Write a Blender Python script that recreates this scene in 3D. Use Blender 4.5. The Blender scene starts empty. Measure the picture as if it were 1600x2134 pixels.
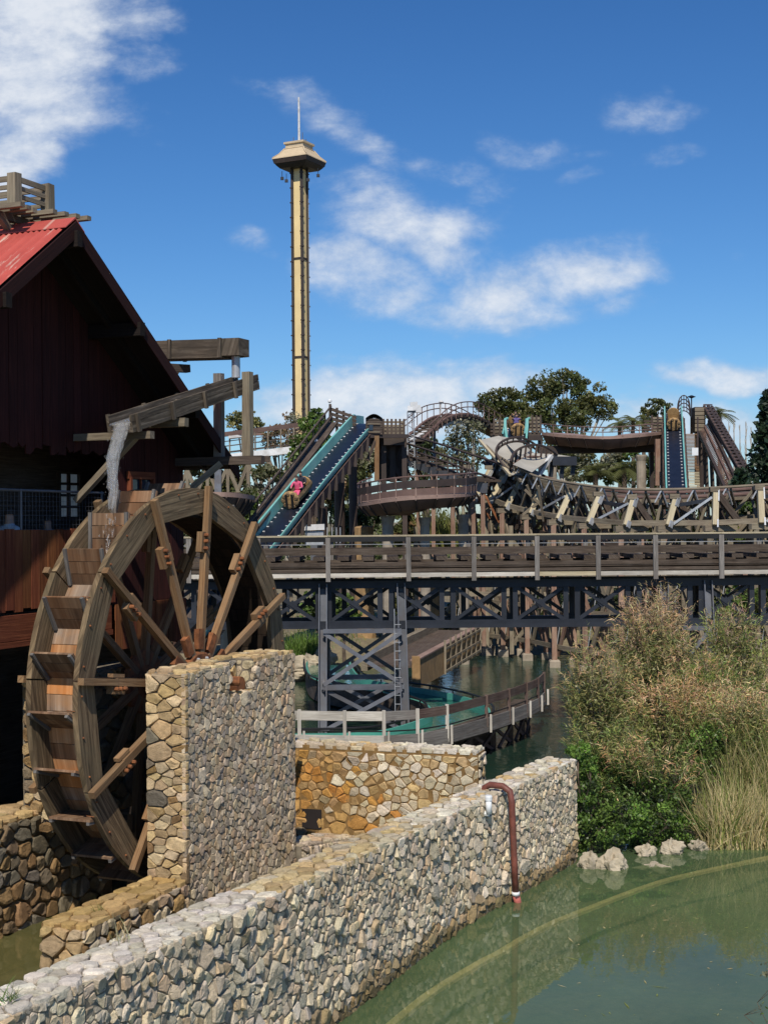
import bpy, math, random
from mathutils import Vector, Matrix
V = Vector
RND = random.Random(11)
sc = bpy.context.scene
col = sc.collection

# ------------------------------------------------------------------ camera
EYE = V((0, 0, 6.7)); FPX = 2958.0
CAM_ROT = Matrix.Rotation(math.pi/2 + math.atan(18/FPX), 3, 'X') @ Matrix.Rotation(math.radians(-0.5), 3, 'Z')
cam_data = bpy.data.cameras.new('camera'); cam = bpy.data.objects.new('camera', cam_data); col.objects.link(cam)
cam_data.sensor_fit = 'VERTICAL'; cam_data.sensor_height = 36; cam_data.lens = FPX/2134*36
cam_data.clip_start = 0.1; cam_data.clip_end = 6000
M4 = CAM_ROT.to_4x4(); M4.translation = EYE; cam.matrix_world = M4
sc.camera = cam
def ray(x, y): return CAM_ROT @ V(((x-800)/FPX, (1067-y)/FPX, -1))
def at(x, y, d):            # point of the place at distance d ahead, measured off the photograph
    r = ray(x, y); return EYE + r*(d/r.y)
def atz(x, y, z):           # point at height z
    r = ray(x, y); return EYE + r*((z-EYE.z)/r.z)

# ------------------------------------------------------------------ sky and sun
SUN_DIR = V((-0.063, -0.998, 0)).normalized(); SUN_EL = math.radians(50)
SKY_STRENGTH = 0.085
w = bpy.data.worlds.new('World'); sc.world = w; w.use_nodes = True
nt = w.node_tree; nt.nodes.clear()
def nd(t, **k):
    n = nt.nodes.new(t)
    for a, b in k.items(): setattr(n, a, b)
    return n
def math_(op, a, b=None, c=None, clamp=False):
    n = nd('ShaderNodeMath', operation=op, use_clamp=clamp)
    for i, v in enumerate((a, b, c)):
        if v is None: continue
        if isinstance(v, (int, float)): n.inputs[i].default_value = v
        else: nt.links.new(v, n.inputs[i])
    return n.outputs[0]
sky = nd('ShaderNodeTexSky', sky_type='NISHITA', sun_disc=False)
sky.sun_elevation = SUN_EL; sky.sun_rotation = math.atan2(SUN_DIR.x, SUN_DIR.y)
sky.air_density = 1.0; sky.dust_density = 0.25; sky.ozone_density = 3.0; sky.altitude = 100
tc = nd('ShaderNodeTexCoord')
sep = nd('ShaderNodeSeparateXYZ'); nt.links.new(tc.outputs['Generated'], sep.inputs[0])
dx, dy, dz = sep.outputs
ady = math_('MAXIMUM', math_('ABSOLUTE', dy), 0.12)      # clouds lie in a band around the whole horizon
u_ = math_('DIVIDE', dx, ady); v_ = math_('DIVIDE', dz, ady)
comb = nd('ShaderNodeCombineXYZ'); nt.links.new(u_, comb.inputs[0]); nt.links.new(v_, comb.inputs[1])
nt.links.new(math_('GREATER_THAN', dy, 0.0), comb.inputs[2])
def noise(scale, detail, rough=.55, vec=None, sc3=None, dist=0):
    m = nd('ShaderNodeMapping'); nt.links.new(vec or comb.outputs[0], m.inputs[0])
    if sc3: m.inputs['Scale'].default_value = sc3
    n = nd('ShaderNodeTexNoise'); n.inputs['Scale'].default_value = scale; n.inputs['Detail'].default_value = detail
    n.inputs['Roughness'].default_value = rough; n.inputs['Distortion'].default_value = dist
    nt.links.new(m.outputs[0], n.inputs['Vector']); return n
wn = noise(6, 3, .6)
wc = nd('ShaderNodeVectorMath', operation='SUBTRACT'); nt.links.new(wn.outputs['Color'], wc.inputs[0]); wc.inputs[1].default_value = (.5, .5, .5)
ws = nd('ShaderNodeVectorMath', operation='MULTIPLY'); nt.links.new(wc.outputs[0], ws.inputs[0]); ws.inputs[1].default_value = (.13, .075, 0)
wa = nd('ShaderNodeVectorMath', operation='ADD'); nt.links.new(comb.outputs[0], wa.inputs[0]); nt.links.new(ws.outputs[0], wa.inputs[1])
def blob(px, py, rx, ry, rot=0, amp=1.0):
    m = nd('ShaderNodeMapping', vector_type='TEXTURE')
    m.inputs['Location'].default_value = ((px-800)/FPX, (1085-py)/FPX, 0)
    m.inputs['Rotation'].default_value = (0, 0, math.radians(rot)); m.inputs['Scale'].default_value = (1.22*rx/FPX, 1.22*ry/FPX, 1e4)
    nt.links.new(wa.outputs[0], m.inputs[0])
    l = nd('ShaderNodeVectorMath', operation='LENGTH'); nt.links.new(m.outputs[0], l.inputs[0])
    r = nd('ShaderNodeMapRange', interpolation_type='SMOOTHSTEP'); nt.links.new(l.outputs['Value'], r.inputs[0])
    r.inputs[1].default_value = 1.35; r.inputs[2].default_value = 0.25; r.inputs[3].default_value = 0; r.inputs[4].default_value = amp
    return r.outputs[0]
B = [(40, 60, 290, 250, 0, 1.25), (40, 335, 110, 70, 0, 1.1), (310, 120, 90, 80, 0, .8), (340, 30, 70, 60, 0, .7),
     (620, 215, 150, 62, -20, .92), (720, 290, 130, 64, -25, .95), (500, 170, 80, 44, 0, .7), (880, 310, 140, 46, -10, .75), (1080, 290, 180, 52, -8, .8),
     (1230, 330, 70, 22, 0, .6), (1400, 235, 150, 50, 8, .68), (1440, 325, 130, 32, 15, .58), (1190, 375, 80, 26, 12, .65), (970, 370, 110, 50, 10, .6),
     (500, 515, 70, 36, 0, .85), (560, 555, 60, 20, -15, .6), (800, 440, 210, 110, -15, .9), (740, 590, 180, 80, 8, 1.0), (900, 620, 160, 55, 0, .8),
     (1130, 560, 230, 85, 4, 1.05), (1290, 560, 130, 55, 0, .8), (1140, 640, 190, 38, 0, .75),
     (900, 830, 420, 95, 2, 1.1), (1400, 870, 420, 75, 0, 1.0), (1520, 765, 170, 40, 2, 1.05), (620, 850, 160, 70, 0, .9), (930, 770, 120, 36, 0, .8),
     (-500, 300, 420, 260, 0, 1.1), (2150, 420, 300, 120, 5, .9), (2000, 820, 380, 90, 0, 1.0), (-300, 850, 500, 90, 0, 1.0)]
mask = None
for b in B:
    o = blob(*b); mask = o if mask is None else math_('MAXIMUM', mask, o)
# away from the view: the same broken cloud, from a broad noise
broad = noise(1.3, 3, .5, vec=tc.outputs['Generated'])
bm_ = nd('ShaderNodeMapRange'); nt.links.new(broad.outputs[0], bm_.inputs[0]); bm_.inputs[1].default_value = .52; bm_.inputs[2].default_value = .72; bm_.inputs[4].default_value = .9
off = nd('ShaderNodeMapRange', interpolation_type='SMOOTHSTEP'); nt.links.new(math_('ABSOLUTE', u_), off.inputs[0]); off.inputs[1].default_value = .5; off.inputs[2].default_value = 1.1
back = math_('MAXIMUM', off.outputs[0], math_('LESS_THAN', dy, 0.0))
mask = math_('MAXIMUM', math_('MULTIPLY', mask, math_('SUBTRACT', 1.0, back)), math_('MULTIPLY', bm_.outputs[0], back))
fb = noise(9.5, 8, .62, sc3=(1, 1.75, 1), dist=.25); fb2 = noise(36, 5, .62, sc3=(1, 1.4, 1))
dens0 = math_('ADD', math_('MULTIPLY', mask, 0.86), math_('ADD', math_('MULTIPLY', math_('SUBTRACT', fb.outputs[0], .5), 1.75), math_('MULTIPLY', math_('SUBTRACT', fb2.outputs[0], .5), .5)))
dens = nd('ShaderNodeMapRange', interpolation_type='SMOOTHERSTEP'); nt.links.new(dens0, dens.inputs[0]); dens.inputs[1].default_value = .25; dens.inputs[2].default_value = 1.24
dens.inputs[4].default_value = .92
shade = nd('ShaderNodeMapRange'); nt.links.new(math_('ADD', dens0, math_('MULTIPLY', math_('SUBTRACT', fb2.outputs[0], .5), 1.0)), shade.inputs[0]); shade.inputs[1].default_value = .3; shade.inputs[2].default_value = 1.25
ccol = nd('ShaderNodeMix', data_type='RGBA'); nt.links.new(shade.outputs[0], ccol.inputs[0])
ccol.inputs[6].default_value = (.42, .53, .70, 1); ccol.inputs[7].default_value = (.80, .84, .90, 1)
skys = nd('ShaderNodeVectorMath', operation='SCALE'); nt.links.new(sky.outputs[0], skys.inputs[0]); skys.inputs['Scale'].default_value = SKY_STRENGTH
ss = nd('ShaderNodeSeparateColor'); nt.links.new(skys.outputs[0], ss.inputs[0]); cs = nd('ShaderNodeCombineColor')   # clear, deep blue air
for i_, (p_, k_) in enumerate(((1.46, .947), (1.24, 1.086), (1.15, 1.36))): nt.links.new(math_('MULTIPLY', math_('POWER', ss.outputs[i_], p_), k_), cs.inputs[i_])
fin = nd('ShaderNodeMix', data_type='RGBA'); nt.links.new(dens.outputs[0], fin.inputs[0]); nt.links.new(cs.outputs[0], fin.inputs[6]); nt.links.new(ccol.outputs[2], fin.inputs[7])
bg = nd('ShaderNodeBackground'); nt.links.new(fin.outputs[2], bg.inputs[0]); bg.inputs[1].default_value = 1.0
w.cycles.sampling_method = 'MANUAL'; w.cycles.sample_map_resolution = 256
out = nd('ShaderNodeOutputWorld'); nt.links.new(bg.outputs[0], out.inputs[0])

sd = bpy.data.lights.new('sun', 'SUN'); sd.energy = 4.9; sd.angle = math.radians(.53); sd.color = (1, .91, .77)
so = bpy.data.objects.new('sun', sd); col.objects.link(so)
sun_vec = V((SUN_DIR.x*math.cos(SUN_EL), SUN_DIR.y*math.cos(SUN_EL), math.sin(SUN_EL)))
so.rotation_euler = sun_vec.to_track_quat('Z', 'Y').to_euler(); so.location = (0, -10, 60)
sc.view_settings.view_transform = 'Standard'; sc.view_settings.look = 'None'; sc.view_settings.exposure = 0.0; sc.view_settings.gamma = 1
sc.render.engine = 'CYCLES'; sc.cycles.max_bounces = 6; sc.cycles.transparent_max_bounces = 12
sc.cycles.use_denoising = True

# ------------------------------------------------------------------ mesh helpers
ROOTLOC = {}
class MB:
    def __init__(s): s.v = []; s.f = []; s.uv = []; s.t = []; s.sm = False
    def add(s, vs, fs, uvs=None, tint=(1, 1, 1)):
        o = len(s.v); s.v.extend(vs)
        if isinstance(tint, list): s.t.extend(tint)
        else: s.t.extend([tint]*len(vs))
        for k, f in enumerate(fs):
            s.f.append([i+o for i in f])
            if uvs: s.uv.extend(uvs[k])
            else: s.uv.extend([(vs[i][0]*.3+vs[i][1]*.3, vs[i][2]*.3) for i in f])
        return s
    def beam(s, p0, p1, w=.1, h=.1, up=(0, 0, 1), tint=None, jit=0.0, taper=1.0):
        p0 = V(p0); p1 = V(p1); d = p1-p0; L = d.length
        if L < 1e-6: return s
        d /= L; up = V(up)
        if abs(d.dot(up)) > .985: up = V((1, 0, 0)) if abs(d.x) < .9 else V((0, 1, 0))
        a = d.cross(up).normalized(); b = a.cross(d).normalized()
        a1, b1 = a*(w/2), b*(h/2)
        vs = [p0-a1-b1, p0+a1-b1, p0+a1+b1, p0-a1+b1]
        a1 *= taper; b1 *= taper
        vs += [p1-a1-b1, p1+a1-b1, p1+a1+b1, p1-a1+b1]
        if not jit and w > .05 and h > .05 and tint is None: jit = .035*min(w, h, .2)
        if jit: vs = [q+V((RND.uniform(-jit, jit), RND.uniform(-jit, jit), RND.uniform(-jit, jit))) for q in vs]
        o = RND.random()*20; q = RND.random()*20
        if tint is None: k = RND.uniform(.8, 1.15); tint = (k, k, k)
        def side(x): return [(o, q+x), (o+L, q+x), (o+L, q+x+(w if x < 1 else h)), (o, q+x+(w if x < 1 else h))]
        fs = [(0, 4, 5, 1), (1, 5, 6, 2), (2, 6, 7, 3), (3, 7, 4, 0), (0, 1, 2, 3), (7, 6, 5, 4)]
        uv = []
        for k_ in range(4):
            ww = (w, h, w, h)[k_]; b0 = q+k_*1.3
            uv.append([(o, b0), (o+L, b0), (o+L, b0+ww), (o, b0+ww)])
        uv += [[(o, q), (o+.02, q+w), (o+.02, q+w+h), (o, q+h)]]*2
        return s.add(vs, fs, uv, tint)
    def box(s, c, sx, sy, sz, rz=0, tint=None):
        c = V(c); d = V((math.cos(rz), math.sin(rz), 0))*(sx/2)
        return s.beam(c-d, c+d, sy, sz, tint=tint)
    def tube(s, pts, r, n=6, tint=(1, 1, 1), caps=True, closed=False):
        pts = [V(p) for p in pts]; N = len(pts); vs = []; fs = []; uvs = []; acc = 0; prev = None; ls = []
        for i, p in enumerate(pts):
            if closed: d = (pts[(i+1) % N]-pts[i-1]).normalized()
            else: d = (pts[min(i+1, N-1)]-pts[max(i-1, 0)]).normalized()
            ref = prev if prev is not None else (V((0, 0, 1)) if abs(d.z) < .9 else V((1, 0, 0)))
            a = (ref-d*ref.dot(d))
            a = a.normalized() if a.length > 1e-5 else d.orthogonal().normalized()
            prev = a; b = d.cross(a); rr = r[i] if isinstance(r, (list, tuple)) else r
            for k in range(n):
                t = 2*math.pi*k/n; vs.append(p+(a*math.cos(t)+b*math.sin(t))*rr)
            if i: acc += (p-pts[i-1]).length
            ls.append(acc)
        for i in range(N if closed else N-1):
            j = (i+1) % N
            for k in range(n):
                fs.append((i*n+k, i*n+(k+1) % n, j*n+(k+1) % n, j*n+k)); l1 = ls[i]; l2 = ls[j] if j else ls[-1]+.5
                uvs.append([(l1, k*.1), (l1, k*.1+.1), (l2, k*.1+.1), (l2, k*.1)])
        if caps and not closed:
            fs.append(tuple(range(n-1, -1, -1))); uvs.append([(0, .1*k) for k in range(n)])
            fs.append(tuple(range((N-1)*n, N*n))); uvs.append([(0, .1*k) for k in range(n)])
        return s.add(vs, fs, uvs, tint)
    def prism(s, poly, vec, tint=(1, 1, 1), along=None):
        poly = [V(p) for p in poly]; vec = V(vec); n = len(poly); al = V(along).normalized() if along else (poly[1]-poly[0]).normalized()
        nrm = vec.normalized(); ac = nrm.cross(al); o = RND.random()*20
        vs = poly+[p+vec for p in poly]
        fs = [tuple(range(n-1, -1, -1)), tuple(range(n, 2*n))]+[(i, (i+1) % n, n+(i+1) % n, n+i) for i in range(n)]
        uv = [[(o+vs[i].dot(al), o+vs[i].dot(ac)+.3*vs[i].dot(nrm)) for i in f] for f in fs]
        return s.add(vs, fs, uv, tint)
    def lathe(s, c, prof, n=12, ax=V((0, 0, 1)), tint=(1, 1, 1)):
        c = V(c); ax = V(ax).normalized(); a = ax.orthogonal().normalized(); b = ax.cross(a); vs = []; fs = []
        for r, h in prof:
            for k in range(n):
                t = 2*math.pi*k/n; vs.append(c+ax*h+(a*math.cos(t)+b*math.sin(t))*r)
        for i in range(len(prof)-1):
            for k in range(n): fs.append((i*n+k, i*n+(k+1) % n, (i+1)*n+(k+1) % n, (i+1)*n+k))
        fs.append(tuple(range(n-1, -1, -1))); fs.append(tuple(range((len(prof)-1)*n, len(prof)*n)))
        return s.add(vs, fs, None, tint)
    def strip(s, rows, tint=(1, 1, 1)):           # grid of points, rows of equal length
        n = len(rows[0]); vs = [V(p) for r in rows for p in r]; fs = []; uv = []
        for i in range(len(rows)-1):
            for k in range(n-1):
                fs.append((i*n+k, i*n+k+1, (i+1)*n+k+1, (i+1)*n+k)); uv.append([(i*.4, k*.1), (i*.4, k*.1+.1), (i*.4+.4, k*.1+.1), (i*.4+.4, k*.1)])
        return s.add(vs, fs, uv, tint)
    def build(s, name, mat, parent=None, smooth=False, **props):
        o_ = ROOTLOC.get(parent.name, V((0, 0, 0))) if parent else V((0, 0, 0))
        me = bpy.data.meshes.new(name)
        me.from_pydata([V(p)-o_ for p in s.v], [], s.f)
        uvl = me.uv_layers.new(name='UVMap')
        flat = [c for uv in s.uv for c in uv]
        uvl.data.foreach_set('uv', flat)
        at_ = me.attributes.new('tint', 'FLOAT_COLOR', 'POINT')
        at_.data.foreach_set('color', [c for t in s.t for c in (t[0], t[1], t[2], 1.0)])
        if smooth: me.polygons.foreach_set('use_smooth', [True]*len(me.polygons))
        me.materials.append(mat); me.update()
        ob = bpy.data.objects.new(name, me); col.objects.link(ob)
        if parent: ob.parent = parent; ROOTLOC[ob.name] = o_
        for k, v in props.items(): ob[k] = v
        return ob
def thing(name, label, cat, loc, group=None):
    e = bpy.data.objects.new(name, None); col.objects.link(e); e.location = V(loc); e.empty_display_size = .2
    e['label'] = label; e['category'] = cat
    if group: e['group'] = group
    ROOTLOC[e.name] = V(loc); return e
def tag(o, label, cat, group=None):
    o['label'] = label; o['category'] = cat
    if group: o['group'] = group
    return o
def part(parent, name, mat, *beams, **kw):        # one beam or several as one part
    mb = MB()
    for b in beams: mb.beam(*b)
    return mb.build(name, mat, parent, **kw)
def rc(a, b): return RND.uniform(a, b)

# ------------------------------------------------------------------ materials
def newmat(name):
    m = bpy.data.materials.new(name); m.use_nodes = True; t = m.node_tree
    return m, t, t.nodes['Principled BSDF']
def N(t, ty, **k):
    n = t.nodes.new(ty)
    for a, b in k.items(): setattr(n, a, b)
    return n
def ramp(t, fac, stops):
    r = N(t, 'ShaderNodeValToRGB'); t.links.new(fac, r.inputs[0]); e = r.color_ramp.elements
    e[0].position, e[0].color = stops[0][0], (*stops[0][1], 1); e[1].position, e[1].color = stops[-1][0], (*stops[-1][1], 1)
    for p, c in stops[1:-1]: x = e.new(p); x.color = (*c, 1)
    return r.outputs[0]
def nz(t, vec, scale, detail=5, rough=.55, sc3=None, dist=0):
    if sc3:
        m = N(t, 'ShaderNodeMapping'); t.links.new(vec, m.inputs[0]); m.inputs['Scale'].default_value = sc3; vec = m.outputs[0]
    n = N(t, 'ShaderNodeTexNoise'); n.inputs['Scale'].default_value = scale; n.inputs['Detail'].default_value = detail
    n.inputs['Roughness'].default_value = rough; n.inputs['Distortion'].default_value = dist; t.links.new(vec, n.inputs['Vector']); return n.outputs[0]
def mix(t, fac, a, b, mode='MIX'):
    n = N(t, 'ShaderNodeMix', data_type='RGBA', blend_type=mode)
    for i, v in ((0, fac), (6, a), (7, b)):
        if isinstance(v, (int, float)): n.inputs[i].default_value = v
        elif isinstance(v, tuple): n.inputs[i].default_value = (*v, 1)
        else: t.links.new(v, n.inputs[i])
    return n.outputs[2]
def tinted(t, c):
    a = N(t, 'ShaderNodeAttribute', attribute_name='tint'); return mix(t, 1.0, c, a.outputs['Color'], 'MULTIPLY')
def bump(t, b, h, strength, dist):
    n = N(t, 'ShaderNodeBump'); n.inputs['Strength'].default_value = strength; n.inputs['Distance'].default_value = dist
    t.links.new(h, n.inputs['Height']); t.links.new(n.outputs[0], b.inputs['Normal'])
def wood(name, stops, stain=None, stain_amt=.5, rough=.85, bmp=.5, gs=(1.2, 26, 1), ext=None):
    m, t, b = newmat(name); tc = N(t, 'ShaderNodeTexCoord'); uv = tc.outputs['UV']
    g = nz(t, uv, 1.0, 7, .65, gs, .8); c = ramp(t, g, stops)
    g2 = nz(t, uv, 1.0, 3, .5, (gs[0]*3, gs[1]*4, 1))
    c = mix(t, .35, c, ramp(t, g2, [(.35, (.45, .45, .45)), (.65, (1.2, 1.2, 1.2))]), 'MULTIPLY')
    if stain:
        s = nz(t, tc.outputs['Object'], 1.4, 5, .6); s = ramp(t, s, [(.42, (0, 0, 0)), (.66, (stain_amt,)*3)]); c = mix(t, s, c, stain)
    t.links.new(tinted(t, c), b.inputs['Base Color']); b.inputs['Roughness'].default_value = rough; b.inputs['Specular IOR Level'].default_value = .25
    bump(t, b, g, bmp, .012); return m
def plain(name, c, var=.25, scale=3, rough=.6, metal=0, bmp=.15, bscale=None, dirt=None, dirt_amt=.6, spec=.4):
    m, t, b = newmat(name); tc = N(t, 'ShaderNodeTexCoord'); o = tc.outputs['Object']
    g = nz(t, o, scale, 6, .6); k = ramp(t, g, [(.3, tuple(x*(1-var) for x in c)), (.7, tuple(x*(1+var) for x in c))])
    if dirt:
        s = ramp(t, nz(t, o, scale*.6, 8, .65), [(.48, (0, 0, 0)), (.62, (dirt_amt,)*3)]); k = mix(t, s, k, dirt)
    t.links.new(tinted(t, k), b.inputs['Base Color']); b.inputs['Roughness'].default_value = rough; b.inputs['Metallic'].default_value = metal
    b.inputs['Specular IOR Level'].default_value = spec
    if bmp: bump(t, b, nz(t, o, bscale or scale*6, 6, .6), bmp, .02)
    return m
def stone_mat(name):
    m, t, b = newmat(name); tc = N(t, 'ShaderNodeTexCoord'); o = tc.outputs['Object']
    g = nz(t, o, 9, 8, .72); c = ramp(t, g, [(.3, (.72, .70, .67)), (.5, (1.08, 1.07, 1.05)), (.7, (1.35, 1.33, 1.28))])
    sp = ramp(t, nz(t, o, 46, 4, .7), [(.33, (.6, .58, .55)), (.46, (1, 1, 1))]); c = mix(t, .6, c, sp, 'MULTIPLY')
    t.links.new(tinted(t, c), b.inputs['Base Color']); b.inputs['Roughness'].default_value = .95; b.inputs['Specular IOR Level'].default_value = .2
    h = N(t, 'ShaderNodeMath', operation='ADD'); t.links.new(nz(t, o, 14, 6, .7, dist=.4), h.inputs[0]); t.links.new(nz(t, o, 55, 5, .7), h.inputs[1])
    bump(t, b, h.outputs[0], .8, .035); return m
def leaf_mat(name, trans=.35):
    m, t, b = newmat(name); a = N(t, 'ShaderNodeAttribute', attribute_name='tint'); t.nodes.remove(b)
    d = N(t, 'ShaderNodeBsdfDiffuse'); tr = N(t, 'ShaderNodeBsdfTranslucent'); mx = N(t, 'ShaderNodeMixShader'); mx.inputs[0].default_value = trans
    gl = N(t, 'ShaderNodeBsdfGlossy'); gl.inputs['Roughness'].default_value = .45; gl.inputs[0].default_value = (.6, .6, .6, 1); mg = N(t, 'ShaderNodeMixShader'); mg.inputs[0].default_value = .04
    t.links.new(a.outputs['Color'], d.inputs[0]); t.links.new(a.outputs['Color'], tr.inputs[0])
    t.links.new(d.outputs[0], mx.inputs[1]); t.links.new(tr.outputs[0], mx.inputs[2]); t.links.new(mx.outputs[0], mg.inputs[1]); t.links.new(gl.outputs[0], mg.inputs[2])
    t.links.new(mg.outputs[0], t.nodes['Material Output'].inputs[0]); return m

WGREY = wood('weathered_grey_wood', [(.28, (.075, .06, .045)), (.5, (.19, .155, .115)), (.72, (.31, .265, .20))], (.24, .22, .16), .5)
WRIM = wood('rim_wood', [(.32, (.038, .026, .017)), (.48, (.135, .093, .056)), (.66, (.30, .22, .135))], (.12, .10, .062), .55, gs=(.9, 20, 1))
WFLUME = wood('chute_wood', [(.32, (.028, .022, .017)), (.5, (.10, .08, .06)), (.68, (.23, .195, .155))], (.05, .042, .034), .8, gs=(.9, 14, 1))
WSPOKE = wood('spoke_wood', [(.28, (.11, .055, .025)), (.5, (.23, .13, .065)), (.72, (.36, .23, .12))], (.22, .16, .10), .5)
WBUCKET = wood('bucket_wood', [(.32, (.07, .045, .032)), (.48, (.19, .125, .085)), (.66, (.34, .24, .165))], (.27, .13, .06), .5, .6, gs=(1.0, 16, 1))
WSOLE = wood('sole_wood', [(.32, (.12, .08, .055)), (.48, (.30, .215, .15)), (.66, (.50, .385, .28))], (.46, .22, .08), .7, .55, gs=(1.0, 16, 1))
WDECK = wood('bridge_wood', [(.28, (.022, .016, .012)), (.5, (.062, .046, .036)), (.72, (.135, .105, .08))], (.11, .09, .075), .5)
SOFFIT = wood('shaded_roof_wood', [(.28, (.006, .004, .0035)), (.5, (.012, .008, .007)), (.72, (.022, .015, .013))])  # near-black: shade under the roof is put into the wood colour
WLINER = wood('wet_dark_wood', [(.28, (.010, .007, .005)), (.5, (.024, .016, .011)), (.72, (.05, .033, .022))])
WPOST = wood('bridge_post_wood', [(.28, (.09, .085, .08)), (.5, (.19, .18, .17)), (.72, (.30, .285, .27))], (.12, .10, .09), .5)
WBRIGHT = wood('bleached_wood', [(.28, (.32, .29, .25)), (.5, (.50, .47, .42)), (.72, (.66, .63, .57))], (.30, .28, .25), .5)
WPALE = wood('new_pale_wood', [(.28, (.34, .28, .18)), (.5, (.50, .43, .29)), (.72, (.62, .55, .40))], (.36, .33, .24), .4)
WDARK = wood('dark_wood', [(.28, (.03, .022, .018)), (.5, (.075, .055, .045)), (.72, (.14, .11, .09))], (.10, .085, .075), .5)
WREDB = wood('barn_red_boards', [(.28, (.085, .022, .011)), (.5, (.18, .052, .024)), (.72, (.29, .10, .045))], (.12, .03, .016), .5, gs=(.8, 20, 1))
WREDSHADE = wood('barn_shaded_boards', [(.28, (.022, .005, .0045)), (.5, (.042, .009, .008)), (.72, (.07, .017, .013))], (.03, .006, .006), .5, gs=(.8, 20, 1))  # barn red with the gable's shade put into the colour
WREDP = wood('reddish_post_wood', [(.28, (.11, .06, .045)), (.5, (.25, .15, .11)), (.72, (.38, .26, .20))], (.30, .24, .19), .5)
WRAIL = wood('red_brown_rail_wood', [(.28, (.04, .025, .02)), (.5, (.10, .065, .055)), (.72, (.19, .14, .12))], (.17, .14, .12), .4)
STONE = stone_mat('stone')
MORTAR = plain('mortar', (.17, .145, .11), .35, 6, .95, bmp=.5)
MORTARO = plain('ochre_mortar', (.20, .12, .045), .4, 6, .95, bmp=.5)
MORTARL = plain('pale_mortar', (.20, .175, .135), .35, 6, .95, bmp=.5)
NAVY = plain('navy_steel', (.018, .022, .032), .3, 2, .5, bmp=.05)
STEELG = plain('grey_painted_steel', (.115, .125, .15), .2, 2, .5, bmp=.05, dirt=(.10, .08, .07), dirt_amt=.4)
STEELL = plain('galvanised_steel', (.40, .42, .45), .2, 4, .4, .3, bmp=.05)
STEELW = plain('white_painted_steel', (.62, .63, .64), .12, 2, .5, bmp=.03, dirt=(.35, .33, .30))
BLACK = plain('black_steel', (.012, .012, .013), .3, 2, .5, bmp=.05)
RUST = plain('rust', (.20, .075, .028), .5, 8, .9, bmp=.5, dirt=(.09, .035, .02))
BROWN = plain('brown_painted_steel', (.145, .09, .075), .2, 1.5, .6, bmp=.08, dirt=(.09, .055, .045))
BROWNL = plain('light_brown_painted_edge', (.27, .185, .155), .2, 1.5, .6, bmp=.08, dirt=(.17, .11, .09))
BROWND = plain('dark_brown_painted_steel', (.045, .032, .028), .25, 1.5, .6, bmp=.08)
TEAL = plain('teal_fibreglass', (.15, .40, .38), .18, .8, .4, bmp=.03, dirt=(.24, .46, .43), dirt_amt=.6)
TEALG = plain('green_fibreglass_trough', (.06, .27, .22), .2, .8, .4, bmp=.03, dirt=(.10, .34, .27), dirt_amt=.5)
BELT = plain('dark_blue_belt', (.010, .013, .024), .3, 2, .35, bmp=.1)
CONC = plain('concrete', (.30, .26, .21), .2, 2, .9, bmp=.3, dirt=(.16, .13, .10))
CONCO = plain('ochre_concrete', (.30, .19, .09), .3, 2, .9, bmp=.3, dirt=(.17, .12, .07))
TAN = plain('tan_paint', (.50, .40, .27), .1, 1, .7, bmp=.05)
YELLOW = plain('yellow_tower_paint', (.74, .58, .30), .1, .3, .6, bmp=.03, dirt=(.62, .47, .24))
PINK = plain('tower_side_paint', (.50, .40, .30), .1, .3, .6, bmp=.03)
ROCK = plain('pale_rock', (.37, .32, .24), .3, 2.5, .95, bmp=.9, bscale=9, dirt=(.23, .20, .15))
CANVAS = plain('grey_canvas', (.34, .325, .29), .15, .8, .9, bmp=.15)
ROPE = plain('log_bark', (.19, .125, .065), .45, 9, .95, bmp=.6)
LOGY = plain('log_cut_end', (.32, .20, .085), .3, 6, .85, bmp=.3)
BARK = plain('bark', (.10, .075, .055), .35, 6, .95, bmp=.6)
BARKP = plain('pale_bark', (.36, .33, .28), .3, 5, .95, bmp=.4)
WHITE = plain('white_plastic', (.68, .70, .72), .1, 2, .4, bmp=0)
PIPER = plain('red_brown_pipe', (.17, .055, .04), .4, 4, .55, bmp=.2, dirt=(.10, .045, .035))
PIPES = plain('faded_red_pipe', (.45, .13, .11), .25, 5, .6, bmp=.1)
ROOFR = None
DARK = plain('unlit_interior', (.02, .015, .015), .2, 2, .9, bmp=0)
LEAF = leaf_mat('leaves'); STRAW = leaf_mat('dry_stems', .25)
CLOTHW = plain('pale_blue_shirt', (.40, .46, .55), .12, 6, .9, bmp=.2)
CLOTHG = plain('grey_shirt', (.20, .22, .26), .12, 6, .9, bmp=.2)
CLOTHP = plain('pink_top', (.62, .10, .20), .15, 8, .9, bmp=.2)
CLOTHB = plain('dark_clothes', (.03, .03, .045), .2, 6, .9, bmp=.2)
CLOTHV = plain('violet_top', (.14, .11, .30), .2, 6, .9, bmp=.2)
SKIN = plain('skin', (.42, .25, .18), .1, 6, .6, bmp=0)
HAIR = plain('dark_hair', (.03, .02, .015), .3, 20, .7, bmp=.3)
def roof_mat():
    m, t, b = newmat('red_corrugated_metal'); tc = N(t, 'ShaderNodeTexCoord'); o = tc.outputs['Object']; uv = tc.outputs['UV']
    c = ramp(t, nz(t, o, 1.2, 6, .6), [(.3, (.30, .045, .035)), (.7, (.46, .085, .065))])
    wr = ramp(t, nz(t, uv, 1.0, 7, .7, (.55, 4.5, 1), .4), [(.55, (0, 0, 0)), (.60, (.9, .9, .9))])
    c = mix(t, wr, c, (.50, .36, .30))
    t.links.new(tinted(t, c), b.inputs['Base Color']); b.inputs['Roughness'].default_value = .55; return m
ROOFR = roof_mat()
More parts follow.
